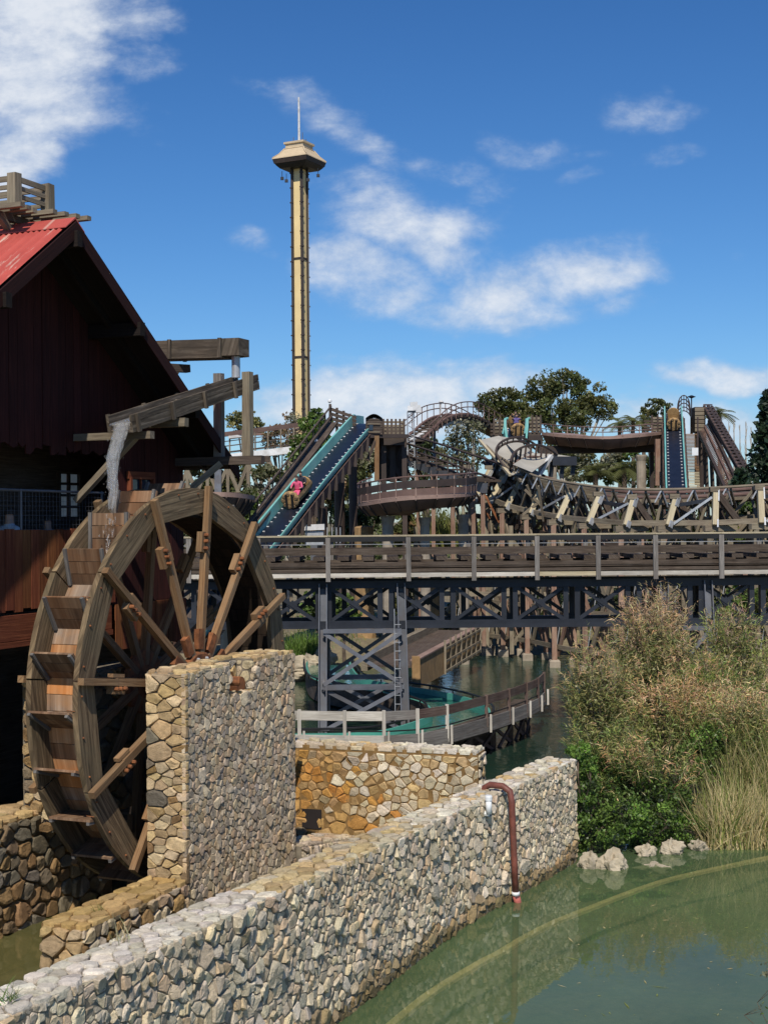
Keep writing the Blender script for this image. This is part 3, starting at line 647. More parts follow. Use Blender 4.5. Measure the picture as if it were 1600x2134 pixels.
# roof: corrugated sheets
def roof_pt(side, d, n, lift=0):     # d = distance down the slope measured in plan
    return W(RS+side*d, n, RZ-SL*d+lift)
for side in (-1, 1):
    n = NV
    while n > NREAR:
        n2 = n-.9; cnt = 36; rows = []
        for r_ in range(2):
            row0 = []; row1 = []
            d0, d1 = (.10, 2.75) if r_ == 0 else (2.68, EAVE); lf = .05 if r_ == 0 else .035
            for i in range(cnt+1):
                nn = n+(n2-n)*i/cnt; c = .024*math.cos(i*math.pi*2/4.5)
                row0.append(roof_pt(side, d0, nn, lf+c)); row1.append(roof_pt(side, d1, nn, lf+c))
            m = MB(); vs = row0+row1; k = cnt+1; fs = [(i, i+1, k+i+1, k+i) for i in range(cnt)]
            L = (d1-d0)*1.23; oo = RND.random()*9
            uv = [[(oo, nn_*.025+n), (oo, (nn_+1)*.025+n), (oo+L, (nn_+1)*.025+n), (oo+L, nn_*.025+n)] for nn_ in range(cnt)]
            kk = RND.uniform(.85, 1.12); m.add(vs, fs, uv, (kk, kk, kk)); m.build('roof_sheet', ROOFR, mill)
        n = n2
    # deck under the sheets, rafters at the verge, bargeboard
    m = MB(); q = [roof_pt(side, 0.0, NV+.02), roof_pt(side, EAVE-.03, NV+.02), roof_pt(side, EAVE-.03, NV+.02, -.06), roof_pt(side, 0.0, NV+.02, -.06)]
    m.prism(q, -NN*(NV-NREAR), (1, 1, 1), NN); m.build('roof_deck', SOFFIT, mill)
    m = MB(); q = [roof_pt(side, 0, NV+.06, .03), roof_pt(side, EAVE+.05, NV+.06, .03), roof_pt(side, EAVE+.05, NV+.06, -.24), roof_pt(side, 0, NV+.06, -.24)]
    m.prism(q, -NN*.035, (.5, .5, .5), q[1]-q[0]); m.build('bargeboard', WREDSHADE, mill)
    m = MB(); q = [roof_pt(side, 0, -1.30, -.063), roof_pt(side, EAVE, -1.30, -.063), roof_pt(side, EAVE, -1.30, -.22), roof_pt(side, 0, -1.30, -.22)]
    m.prism(q, -NN*.08, (1, 1, 1), q[1]-q[0]); m.build('verge_rafter', SOFFIT, mill)
    for d in (1.85, 3.7):
        part(mill, 'purlin', SOFFIT, (roof_pt(side, d, NWALL-.2, -.20), roof_pt(side, d, NV+.12, -.20), .15, .24))
    m = MB(); m.beam(roof_pt(side, EAVE-.25, NV, -.12), roof_pt(side, EAVE-.25, NREAR, -.12), .08, .2); m.build('eave_beam', WDARK, mill)
part(mill, 'ridge_beam', SOFFIT, (W(RS, NWALL-.2, RZ-.27), W(RS, NV+.12, RZ-.27), .14, .26))
m = MB(); m.prism([W(RS, NV+.03, RZ+.10), W(RS-.26, NV+.03, RZ-.10), W(RS-.26, NV+.03, RZ-.115), W(RS, NV+.03, RZ+.07), W(RS+.26, NV+.03, RZ-.115), W(RS+.26, NV+.03, RZ-.10)], -NN*8, (1.05, 1.1, 1.1), NN); m.build('ridge_cap', ROOFR, mill)
# inner room: back wall with a window one sees through, floor, basement
nbk = -3.5; wx0, wx1, wz0, wz1 = .76, 1.45, 6.80, 7.70
m = MB()
for (a, b, c, d) in ((-7.3, wx0, 4.3, 8.6), (wx1, 2.6, 4.3, 8.6), (wx0, wx1, 4.3, wz0), (wx0, wx1, wz1, 8.6)):
    m.prism([W(a, nbk, c), W(b, nbk, c), W(b, nbk, d), W(a, nbk, d)], -NN*.05)
m.build('inner_wall', WDARK, mill)
m = MB(); m.prism([W(-7.3, NWALL-.05, 8.5), W(2.6, NWALL-.05, 8.5), W(2.6, nbk, 8.5), W(-7.3, nbk, 8.5)], UP*.06); m.build('room_ceiling', WDARK, mill)
m = MB(); m.prism([W(2.56, NWALL-.05, 4.3), W(2.56, -8.5, 4.3), W(2.56, -8.5, 7.95), W(2.56, NWALL-.05, 7.95)], U*.04); m.build('side_wall', WREDB, mill)
win = MB()
for a, b in (((wx0, wz0), (wx1, wz0)), ((wx0, wz1), (wx1, wz1)), ((wx0, wz0), (wx0, wz1)), ((wx1, wz0), (wx1, wz1))):
    win.beam(W(a[0], nbk+.03, a[1]), W(b[0], nbk+.03, b[1]), .07, .07, NN)
wob = win.build('window', WDARK, mill)
m = MB(); m.beam(W(.5*(wx0+wx1), nbk+.02, wz0), W(.5*(wx0+wx1), nbk+.02, wz1), .05, .05, NN)
for k in (1, 2, 3): zz = wz0+(wz1-wz0)*k/4; m.beam(W(wx0, nbk+.02, zz), W(wx1, nbk+.02, zz), .05, .05, NN)
m.build('muntins', WDARK, wob)
mt, t_, b_ = newmat('old_window_glass'); b_.inputs['Base Color'].default_value = (.75, .78, .80, 1); b_.inputs['Transmission Weight'].default_value = 0; b_.inputs['Roughness'].default_value = .3
_tr = N(t_, 'ShaderNodeBsdfTranslucent'); _tr.inputs[0].default_value = (.92, .94, .95, 1); _mx = N(t_, 'ShaderNodeMixShader'); _mx.inputs[0].default_value = .85
t_.links.new(b_.outputs[0], _mx.inputs[1]); t_.links.new(_tr.outputs[0], _mx.inputs[2]); t_.links.new(_mx.outputs[0], t_.nodes['Material Output'].inputs[0])
for i in range(2):
    for k in range(4):
        a = wx0+(wx1-wx0)*i/2; zz = wz0+(wz1-wz0)*k/4; hw = (wx1-wx0)/2; hz = (wz1-wz0)/4
        m = MB(); m.prism([W(a+.02, nbk-.02, zz+.02), W(a+hw-.02, nbk-.02, zz+.02), W(a+hw-.02, nbk-.02, zz+hz-.02), W(a+.02, nbk-.02, zz+hz-.02)], -NN*.006); m.build('pane', mt, wob)
# small window in the board wall above the wheel
sw = MB(); sx0, sx1, sz0, sz1 = .62, 1.40, 6.72, 7.55
for a, b, w_ in (((sx0-.06, sz1+.05), (sx1+.06, sz1+.05), .14), ((sx0, sz0), (sx0, sz1), .10), ((sx1, sz0), (sx1, sz1), .10), ((sx0, sz0), (sx1, sz0), .10)):
    sw.beam(W(a[0], NWALL+.05, a[1]), W(b[0], NWALL+.05, b[1]), .06, w_, NN if abs(a[0]-b[0]) < .01 else UP)
swo = sw.build('small_window', WREDB, mill)
gm, t_, b_ = newmat('dark_glass'); b_.inputs['Base Color'].default_value = (.02, .03, .05, 1); b_.inputs['Roughness'].default_value = .08
m = MB(); m.prism([W(sx0+.05, NWALL+.022, sz0+.05), W(sx1-.05, NWALL+.022, sz0+.05), W(sx1-.05, NWALL+.022, sz1-.03), W(sx0+.05, NWALL+.022, sz1-.03)], -NN*.012); m.build('pane', gm, swo)
part(swo, 'muntin', WREDB, (W(1.0, NWALL+.045, sz0), W(1.0, NWALL+.045, sz1), .03, .04, NN))
# guard rail with wire netting over the balcony fence
m = MB(); m.tube([W(-7.2, NWALL+.02, 7.29), W(-.2, NWALL+.02, 7.25)], .022, 8); m.build('guard_rail', STEELG, mill)
for s in (-6.4, -4.5, -2.57, -.25):
    m = MB(); m.tube([W(s, NWALL+.02, 6.4), W(s, NWALL+.02, 7.28)], .022, 8); m.build('guard_post', STEELG, mill)
m = MB()
for k in range(75): s = -7.2+k*.095; m.tube([W(s, NWALL+.02, 6.55), W(s, NWALL+.02, 7.26)], .0022, 3, caps=False)
for k in range(9): m.tube([W(-7.2, NWALL+.02, 6.6+k*.08), W(-.2, NWALL+.02, 6.6+k*.08)], .0022, 3, caps=False)
m.build('wire_netting', STEELG, mill, kind='stuff')
# basement: posts, joists, back wall added to keep the underside dark, steel braces
for s in (-7.0, -5.2, -3.3, 2.4):
    part(mill, 'support_post', STEELG if s < -4 else WDARK, (W(s, -2.6, -.5), W(s, -2.6, 5.1), .22, .22))
m = MB(); m.prism([W(-2.9, -4.6, -.5), W(2.5, -4.6, -.5), W(2.5, -4.6, 5.1), W(-2.9, -4.6, 5.1)], -NN*.08); m.build('added_dark_back', WDARK, mill)
m = MB(); m.prism([W(2.5, -2.0, -.5), W(2.5, -4.6, -.5), W(2.5, -4.6, 4.3), W(2.5, -2.0, 4.3)], -U*.08); m.build('basement_side_wall', WDARK, mill)
for k, (a, b) in enumerate(((-7.0, -5.2), (-5.2, -3.3))):
    part(mill, 'steel_brace', STEELG, (W(a, -2.6, 1.2), W(b, -2.6, 4.2), .09, .12)); part(mill, 'steel_brace', STEELG, (W(a, -2.5, 4.2), W(b, -2.5, 1.2), .09, .12))
    part(mill, 'steel_tie', STEELG, (W(a, -2.45, 3.4), W(b, -2.45, 3.4), .1, .14))
for k in range(5): part(mill, 'floor_joist', WDARK, (W(-7.3, -2.1-k*.5, 5.0), W(2.5, -2.1-k*.5, 5.0), .08, .2))

# ------------------------------------------------------------------ look-out platform on the ridge
plat = thing('ridge_platform', 'small weathered timber platform with slatted rails on the roof ridge', 'platform', W(-2.4, -2.6, 11.8))
def loc(p): d = p-V((WC.x, WC.y, 0)); return d.dot(U), d.dot(NN), p.z
pn = loc(atz(31, 421, 12.05)); pf = loc(atz(112, 440, 12.05)); nR = pn[1]; sN, sF = pn[0], pf[0]+.05
nL = nR-2.2; zD = 12.05
for (s, n) in ((sN, nR), (sF, nR), (sN, nL), (sF, nL)):
    part(plat, 'post', WGREY, (W(s, n, zD-.06), W(s, n, zD+.48), .17, .17, U))
for (a, b) in (((sN, nL), (sN, nR)), ((sF, nL), (sF, nR)), ((sN, nR), (sF, nR)), ((sN, nL), (sF, nL))):
    for zz, hh in ((.40, .09), (.26, .07), (.12, .07)): part(plat, 'rail', WGREY, (W(*a, zD+zz), W(*b, zD+zz), .04, hh))
for k in range(7):
    s = sN-.12+k*(sF-sN+.45)/6; ex = .10+.07*k if k > 2 else .16*(1-k*.3)
    part(plat, 'deck_board', WGREY, (W(s, nL-.6, zD-.09), W(s, nR+.10+ex, zD-.09), .12, .075))
for n in (nL+.1, .5*(nL+nR), nR-.3):
    part(plat, 'bearer', WDARK, (W(sN-.1, n, zD-.19), W(sF+.15, n, zD-.19), .1, .12))
    part(plat, 'strut', WGREY, (W(sN-.05, n, zD-.2), W(RS-.12, n, RZ-.02), .1, .1)); part(plat, 'strut', WGREY, (W(sF+.1, n, zD-.2), W(RS+.12, n, RZ-.02), .1, .1))

# ------------------------------------------------------------------ water chutes
def trough(root, a, b, w, h, t=.045, mat=WFLUME, tint=None):
    a = V(a); b = V(b); d = (b-a).normalized(); sd = d.cross(UP).normalized(); upv = sd.cross(d)
    L = (b-a).length
    for sgn in (-1, 1):
        o = sd*(sgn*w/2)
        for j in range(2): part(root, 'side_board', mat, (a+o+upv*(h*(j+.5)/2), b+o+upv*(h*(j+.5)/2), t, h/2-.008, UP, tint))
        k = 0; x = .12
        while x < L: part(root, 'batten', mat, (a+o*(1+.07/w*2)+d*x-upv*.05, a+o*(1+.07/w*2)+d*x+upv*(h*1.02), .05, .07, d)); x += 1.15
    part(root, 'floor_board', mat, (a-upv*.02, b-upv*.02, w+.04, t, UP, tint))
    return d, sd, upv
lf = thing('lower_water_chute', 'sloping open timber water chute spilling onto the top of the wheel', 'water chute', W(0, -.5, 8.2))
A_, B_ = W(-1.52, -.5, 8.28), W(2.98, -.5, 9.38)
d_, sd_, up_ = trough(lf, A_, B_, .46, .26)
m = MB(); m.prism([A_-sd_*.2+up_*.09, A_+sd_*.2+up_*.09, B_+sd_*.2+up_*.09, B_-sd_*.2+up_*.09], up_*.03); m.build('running_water', SPLASH, lf)
for n in (-.82, -.18):
    part(lf, 'post', WGREY if n > -.5 else WPOST, (W(2.36, n, 7.98), W(2.36, n, 9.62), .17, .15, U))
part(lf, 'cross_beam', WDARK, (W(2.36, -1.9, 7.9), W(2.36, .15, 7.9), .16, .16))
part(lf, 'bearer', WDARK, (W(2.36, -1.8, 7.9), W(3.1, -.1, 7.95), .14, .12))
part(lf, 'strut', WGREY, (W(2.3, -.75, 7.85), W(1.75, -1.78, 6.9), .1, .12)); part(lf, 'strut', WGREY, (W(-1.0, -.55, 8.2), W(-1.05, -1.76, 7.1), .14, .10))
part(lf, 'cross_beam', WGREY, (W(-1.0, -1.85, 8.22), W(-1.0, -.2, 8.22), .14, .13)); part(lf, 'cross_beam', WGREY, (W(.05, -1.85, 8.5), W(.05, -.15, 8.5), .14, .15))
uf = thing('upper_water_chute', 'level timber water chute reaching out over the far roof slope', 'water chute', W(2.65, -2, 10))
A_, B_ = W(2.62, -5.5, 10.12), W(2.62, -.75, 9.98); trough(uf, A_, B_, .46, .33)
m = MB(); m.prism([W(2.36, -.76, 9.97), W(2.90, -.76, 9.97), W(2.84, -.40, 9.97), W(2.42, -.40, 9.97)], UP*.34); m.build('end_box', WFLUME, uf)
m = MB(); m.tube([W(2.62, -.58, 9.98), W(2.62, -.58, 9.55)], .085, 14); m.build('downpipe', STEELL, uf)
part(uf, 'bracket', WDARK, (W(1.0, -2.4, 9.75), W(2.75, -1.75, 9.80), .14, .16)); part(uf, 'strut', WDARK, (W(2.45, -1.85, 9.74), W(1.75, -2.1, 8.75), .11, .11)); part(uf, 'strut', WDARK, (W(2.4, -4.4, 10.0), W(2.2, -4.4, 8.4), .12, .12))
# the falling water
m = MB(); pts = []; rad = []
for i in range(15):
    f = i/14; pts.append(W(-1.50-.62*math.sin(f*1.4)*.55, -.5+.03*math.sin(f*9), 8.36-1.42*f**1.35)); rad.append((.16-.11*f)*RND.uniform(.75, 1.2)+.01)
for ofs, sc_ in ((0, .55), (.11, .38), (-.10, .36), (.05, .3), (-.05, .3)):
    m.tube([p+NN*ofs*(1-.5*i/14)+V((RND.uniform(-.015, .015),)*3) for i, p in enumerate(pts)], [r*sc_ for r in rad], 9)
for k in range(420):
    f = RND.random()**.6; i = int(f*13); p = pts[i]+V((RND.gauss(0, .06), RND.gauss(0, .06), RND.gauss(0, .06)))-UP*(RND.random()*.3 if f > .8 else 0); r = RND.uniform(.004, .013)
    m.lathe(p, [(r*.2, -r), (r, 0), (r*.2, r)], 5)
tag(m.build('falling_water', SPLASH, None, True), 'stream of water falling from the lower chute onto the wheel', 'water'); bpy.data.objects['falling_water']['kind'] = 'stuff'
m = MB()
for k in range(70):
    f = RND.random(); p = W(-1.75-.35*f, -.5+RND.gauss(0, .06), 6.85-.95*f)+V((RND.gauss(0, .04), RND.gauss(0, .04)-.1, RND.gauss(0, .06))); r = RND.uniform(.006, .017)
    m.tube([p, p-UP*RND.uniform(.03, .12)], [r, r*.4], 5)
tag(m.build('water_drips', SPLASH), 'drips of water running down the wheel paddles', 'water'); bpy.data.objects['water_drips']['kind'] = 'stuff'

# ------------------------------------------------------------------ people
def skin_body(name, J, E, mats, choose, parent, loc_):
    me = bpy.data.meshes.new('tmp'); names = list(J); me.from_pydata([V(J[k][0]) for k in names], [(names.index(a), names.index(b)) for a, b in E], []); ob = bpy.data.objects.new('tmp', me); col.objects.link(ob)
    md = ob.modifiers.new('s', 'SKIN'); md.use_smooth_shade = True; ob.modifiers.new('b', 'SUBSURF').levels = 2; ob.modifiers['b'].render_levels = 2
    for i, k in enumerate(names):
        r = J[k][1]; r = r if isinstance(r, tuple) else (r, r); me.skin_vertices[0].data[i].radius = r; me.skin_vertices[0].data[i].use_root = (i == 0)
    dg = bpy.context.evaluated_depsgraph_get(); dg.update(); ev = ob.evaluated_get(dg); nm = bpy.data.meshes.new_from_object(ev); bpy.data.objects.remove(ob)
    nm.name = name
    nm.materials.clear()
    for m_ in mats: nm.materials.append(m_)
    for p in nm.polygons: p.material_index = choose(p.center); p.use_smooth = True
    a_ = nm.attributes.new('tint', 'FLOAT_COLOR', 'POINT'); a_.data.foreach_set('color', [1.0]*4*len(nm.vertices))
    o = bpy.data.objects.new(name, nm); col.objects.link(o)
    if parent: o.parent = parent
    else: o.location = loc_
    return o
def head_hair(o, c, r, mat=HAIR):
    m = MB(); rows = []
    for i in range(6):
        a = math.pi*.5*i/5
        rows.append([V(c)+V((r[0]*math.cos(a)*math.cos(t*math.pi/5), r[1]*math.cos(a)*math.sin(t*math.pi/5)+.01, r[2]*math.sin(a))) for t in range(11)])
    m.strip(rows); h = m.build('hair', mat, None, True); h.parent = o; return h
def standing(label, loc_, rz, h, top, group, lean=0):
    k = h/1.72
    J = {'pel': ((0, 0, .95), (.15, .11)), 'bel': ((0, 0, 1.10), (.14, .10)), 'che': ((0, lean*.5, 1.30), (.17, .115)), 'nec': ((0, lean, 1.46), (.065, .06)), 'hd1': ((0, lean*1.3, 1.56), (.07, .085)), 'hd2': ((0, lean*1.4, 1.68), (.065, .08))}
    E_ = [('pel', 'bel'), ('bel', 'che'), ('che', 'nec'), ('nec', 'hd1'), ('hd1', 'hd2')]
    for s_, n_ in ((-1, 'l'), (1, 'r')):
        J.update({'sh'+n_: ((s_*.19, lean*.7, 1.40), .062), 'el'+n_: ((s_*.25, .04+lean, 1.14), .045), 'wr'+n_: ((s_*.20, .25+lean, 1.10), .032), 'ha'+n_: ((s_*.18, .33+lean, 1.12), (.035, .022)),
                  'hp'+n_: ((s_*.09, 0, .86), .095), 'kn'+n_: ((s_*.10, .02, .50), .06), 'an'+n_: ((s_*.10, -.02, .09), .042), 'to'+n_: ((s_*.11, .15, .04), .038)})
        E_ += [('che', 'sh'+n_), ('sh'+n_, 'el'+n_), ('el'+n_, 'wr'+n_), ('wr'+n_, 'ha'+n_), ('pel', 'hp'+n_), ('hp'+n_, 'kn'+n_), ('kn'+n_, 'an'+n_), ('an'+n_, 'to'+n_)]
    J = {a: ((V(p)*k), r) for a, (p, r) in J.items()}
    ch = lambda c: 1 if (c.z > 1.47*k or (c.y > .2 and c.z > 1.0*k)) else (2 if c.z < .98*k else 0)
    o = skin_body('person', J, E_, [top, SKIN, CLOTHB], ch, None, loc_); o.rotation_euler.z = rz; tag(o, label, 'person', group)
    head_hair(o, (0, lean*1.4-.01, 1.635*k), (.088, .10, .115)); return o
gA = 'people behind the mill balcony'
standing('person in a pale shirt behind the balcony netting of the mill', W(-2.15, -2.35, 5.21), math.radians(150), 1.74, CLOTHW, gA)
standing('person in a grey shirt right of the pale shirted one on the balcony', W(-.95, -2.45, 5.21), math.radians(170), 1.62, CLOTHG, gA)
# ------------------------------------------------------------------ trestle bridge across the lagoon
def zy(y, d): return EYE.z-(y-1085)*d/FPX
br = thing('trestle_bridge', 'long dark steel trestle bridge with timber side boards over the lagoon', 'bridge', (4, 46.3, 0))
BX0, BX1, BY = -13.0, 21.0, 45.0
px_posts = [683, 850, 986, 1117, 1244, 1363, 1500]
xp = [(p-800)*BY/FPX for p in px_posts]; xp = [xp[0]-2.2*k for k in range(5, 0, -1)]+xp+[xp[-1]+1.95*k for k in range(1, 6)]
for side, yy in ((0, BY), (1, BY+2.7)):
    for i in range(len(xp)-1):
        a, b = xp[i]+.004, xp[i+1]-.004
        def bd(name, z0, z1, th, mat, dy=0): part(br, name, mat, (V((a, yy+dy, .5*(z0+z1))), V((b, yy+dy, .5*(z0+z1))), th, z1-z0))
        bd('top_rail', 6.04, 6.195, .14, BLACK); bd('rail_cap', 6.198, 6.218, .15, WPALE)
        bd('side_board', 5.62, 5.80, .06, WDECK, .03); bd('side_board', 5.39-.18, 5.39, .06, WDECK, .03)
        bd('kerb_board', 5.07, 5.17, .07, WDECK); bd('fascia_board', 4.91, 5.04, .08, WBRIGHT if i not in (8,) else WPALE, -.02)
        if side == 0:
            for w_ in (5.95,): m = MB(); m.tube([V((a, yy, w_)), V((b, yy, w_))], .012, 5); m.build('cable', STEELL, br)
    for x in xp:
        part(br, 'rail_post', WPOST, (V((x, yy-.09 if side == 0 else yy+.09, 4.78)), V((x, yy-.09 if side == 0 else yy+.09, 6.17)), .10, .145))
x = BX0
while x < BX1:
    part(br, 'tie', WDECK, (V((x, BY-.02, 5.50)), V((x, BY+2.7, 5.50)), .36, .13)) ; x += .78
for k in range(9): part(br, 'walk_board', WDECK, (V((BX0, BY+.12+k*.3, 5.28)), V((BX1, BY+.12+k*.3, 5.28)), .27, .05))
for yy in (BY+.85, BY+1.9): m = MB(); m.tube([V((BX0, yy, 5.66)), V((BX1, yy, 5.66))], .06, 8); m.build('track_rail', STEELG, br)
PW = 1.98
for side, yy, ox in ((0, BY+.45, -.974), (1, BY+2.25, -.55)):
    part(br, 'top_chord', NAVY, (V((BX0, yy, 4.66)), V((BX1, yy, 4.66)), .2, .24)); part(br, 'bottom_chord', NAVY, (V((BX0, yy, 3.38)), V((BX1, yy, 3.38)), .26, .24))
    k0 = int((BX0-ox)/PW)
    for k in range(k0, k0+17):
        xc = ox+k*PW; zt_, zb_ = 4.56, 3.48
        part(br, 'truss_post', NAVY, (V((xc+PW/2-.17, yy, zb_)), V((xc+PW/2-.17, yy, zt_)), .13, .16)); part(br, 'truss_post', NAVY, (V((xc+PW/2+.19, yy, zb_)), V((xc+PW/2+.19, yy, zt_)), .13, .16))
        for s_ in (-1, 1): part(br, 'truss_diagonal', NAVY, (V((xc-s_*.78, yy+.03*s_, zb_)), V((xc+s_*.78, yy+.03*s_, zt_)), .09, .115))
        m = MB(); m.prism([V((xc-.17, yy-.05, 4.02)), V((xc, yy-.05, 3.86)), V((xc+.17, yy-.05, 4.02)), V((xc, yy-.05, 4.18))], (0, .1, 0)); m.build('gusset_plate', NAVY, br)
for (xa, xb) in ((-1.96, .52), (8.9, 10.3), (-11.0, -8.6), (17.0, 19.2)):
    for (yy, yb) in ((BY+.35, BY+.0), (BY+2.3, BY+2.9)):
        for (x, xo) in ((xa, xa-.05), (xb, xb+.12)):
            lg = part(br, 'leg', STEELG, (V((xo, yb+.11, -.7)), V((x, yy+.11, 4.7)), .05, .22), (V((xo-.12, yb, -.7)), V((x-.12, yy, 4.7)), .26, .035, (1, 0, 0)), (V((xo+.12, yb, -.7)), V((x+.12, yy, 4.7)), .26, .035, (1, 0, 0)))
        part(br, 'leg_tie', STEELG, (V((xa, yb+.1, 1.42)), V((xb, yb+.1, 1.42)), .16, .16)); part(br, 'leg_tie', STEELG, (V((xa, yb+.15, 3.2)), V((xb, yb+.15, 3.2)), .14, .14))
        for za, zb2 in ((1.5, 3.15), (.05, 1.35)):
            part(br, 'leg_brace', STEELG, (V((xa, yb+.05, za)), V((xb, yb+.05, zb2)), .08, .12)); part(br, 'leg_brace', STEELG, (V((xb, yb+.16, za)), V((xa, yb+.16, zb2)), .08, .12))
    for x in (xa, xb):
        part(br, 'leg_tie', STEELG, (V((x, BY+.1, 1.42)), V((x, BY+2.8, 1.42)), .14, .14)); part(br, 'leg_brace', STEELG, (V((x, BY+.1, 1.5)), V((x, BY+2.8, 3.3)), .08, .1))
# ladder rungs on the right hand leg
m = MB()
for k in range(11): z_ = .6+k*.28; m.tube([V((.30, BY+.02, z_)), V((.50, BY+.02, z_))], .012, 5)
m.tube([V((.30, BY+.02, .3)), V((.30, BY+.02, 3.9))], .015, 5); m.build('ladder', STEELL, br)

# ------------------------------------------------------------------ paths
def crm(P, n=8):
    P = [V(p) for p in P]; out = []
    for i in range(len(P)-1):
        a, b, c, d = P[max(i-1, 0)], P[i], P[i+1], P[min(i+2, len(P)-1)]
        for k in range(n):
            t = k/n; out.append(.5*((2*b)+(c-a)*t+(2*a-5*b+4*c-d)*t*t+(3*b-a-3*c+d)*t**3))
    out.append(P[-1]); return out
def resample(P, step):
    out = [P[0]]; acc = 0
    for i in range(1, len(P)):
        d = (P[i]-P[i-1]).length
        while acc+d >= step:
            f = (step-acc)/d; q = P[i-1].lerp(P[i], f); out.append(q); d -= step-acc; P[i-1] = q; acc = 0
        acc += d
    return out
def side_of(P, i): d = P[min(i+1, len(P)-1)]-P[max(i-1, 0)]; d.z = 0; return d.normalized().cross(UP)
def sweep(P, prof, closed=True):      # prof: (across, up) points
    rows = []
    for i, p in enumerate(P):
        sd = side_of(P, i); rows.append([p+sd*a+UP*b for a, b in prof]+([p+sd*prof[0][0]+UP*prof[0][1]] if closed else []))
    m = MB(); m.strip(rows); return m

# green log flume channel that loops below the bridge
path = crm([(-9, 38.8, .8), (-5, 38.7, .8), (-2, 38.5, .8), (.2, 39.0, .8), (1.5, 40.9, .8), (2.25, 43.2, .8), (2.1, 46.0, .8), (1.0, 48.6, .8), (-.4, 50.6, .8), (-1.7, 53, .8), (-2.2, 56.5, .8), (-2.4, 60, .8)])
fl = thing('log_flume_channel', 'curving green log flume channel full of water under the bridge', 'water ride', (0, 44, 0))
sweep(path, [(-.95, 0), (-.95, -.75), (.95, -.75), (.95, 0), (.90, -.01), (.90, -.7), (-.90, -.7), (-.90, -.01)]).build('trough_shell', WDARK, fl)
sweep(path, [(-.93, .012), (-.86, .012), (-.80, -.6), (.80, -.6), (.86, .012), (.93, .012), (.93, .002), (.87, .002), (.82, -.63), (-.82, -.63), (-.87, .002), (-.93, .002)]).build('trough_lining', TEALG, fl)
sweep(path, [(-.865, -.18), (.865, -.18)], False).build('flume_water', TROUGHW, fl)
for sgn in (-1, 1):
    rp = [p+side_of(path, i)*sgn*1.02+UP*.12 for i, p in enumerate(path)]; m = MB(); m.tube(rp, .035, 6); m.build('edge_rail', BLACK, fl)
    for q in resample(list(rp), 1.5): part(fl, 'rail_stub', BLACK, (q-UP*.2, q, .05, .05))
for q in resample(list(path), 2.2): part(fl, 'trestle_leg', WDARK, (q+V((-.6, 0, -1.6)), q+V((-.6, 0, -.76)), .14, .14)); part(fl, 'trestle_leg', WDARK, (q+V((.6, 0, -1.6)), q+V((.6, 0, -.76)), .14, .14))
# boardwalk fence on the near side of the channel
fp = crm([(-8, 37.9, .8), (-5, 37.6, .8), (-2.26, 37.2, .8), (-.05, 36.9, .8), (1.3, 37.6, .8), (2.65, 39.7, .8), (4.1, 42.6, .8), (5.0, 45.2, .8), (5.2, 47.5, .8)])
fw = thing('flume_boardwalk', 'curved timber boardwalk fence, bleached at its left end, along the flume', 'boardwalk', (0, 38, 0))
pxs = [470, 545, 625, 713, 790, 868, 932, 1010, 1060, 1095, 1118, 1136]
from math import atan2
def at_px(px):
    best = min(fp, key=lambda q: abs((800+FPX*q.x/q.y)-px)); return best
pp = [at_px(p) for p in pxs]
for i, q in enumerate(pp):
    mt_ = WBRIGHT if i < 7 else WRAIL
    part(fw, 'post', mt_, (q-UP*.02, q+UP*.97, .09, .09)); part(fw, 'post_foot', WBRIGHT, (q+V((.12, -.05, -.08)), q+V((.12, -.05, .42)), .07, .06))
    if i < len(pp)-1:
        b = pp[i+1]; mt_ = WBRIGHT if i < 4 else (WPOST if i < 5 else WRAIL)
        part(fw, 'top_board', mt_, (q+UP*.82, b+UP*.82, .04, .24)); mt_ = WBRIGHT if i < 4 else WPOST
        part(fw, 'toe_board', mt_, (q+UP*.20+V((0, -.03, 0)), b+UP*.20+V((0, -.03, 0)), .05, .24)); part(fw, 'edge_beam', mt_, (q+UP*.0+V((0, -.02, 0)), b+UP*.0+V((0, -.02, 0)), .09, .14))
        m = MB(); m.tube([q+UP*.42, b+UP*.42], .02, 5); m.build('rail_tube', BLACK, fw)
        d = (b-q); sd = V((d.y, -d.x, 0)).normalized(); kk = max(1, int(d.length/.16))
        for k in range(kk): c = q+d*((k+.5)/kk); part(fw, 'deck_plank', WDECK, (c-sd*.02+UP*.06, c-sd*.95+UP*.06, d.length/kk-.012, .04))
        part(fw, 'joist', WDARK, (q-sd*.3-UP*.12, b-sd*.3-UP*.12, .1, .2)); part(fw, 'support_leg', WDARK, (q-sd*.5-UP*1.5, q-sd*.5-UP*.1, .16, .16))
        part(fw, 'support_brace', WRAIL, (q-sd*.4-UP*.9, b-sd*.4-UP*.2, .06, .1)); part(fw, 'support_brace', WRAIL, (b-sd*.45-UP*.9, q-sd*.45-UP*.2, .06, .1))

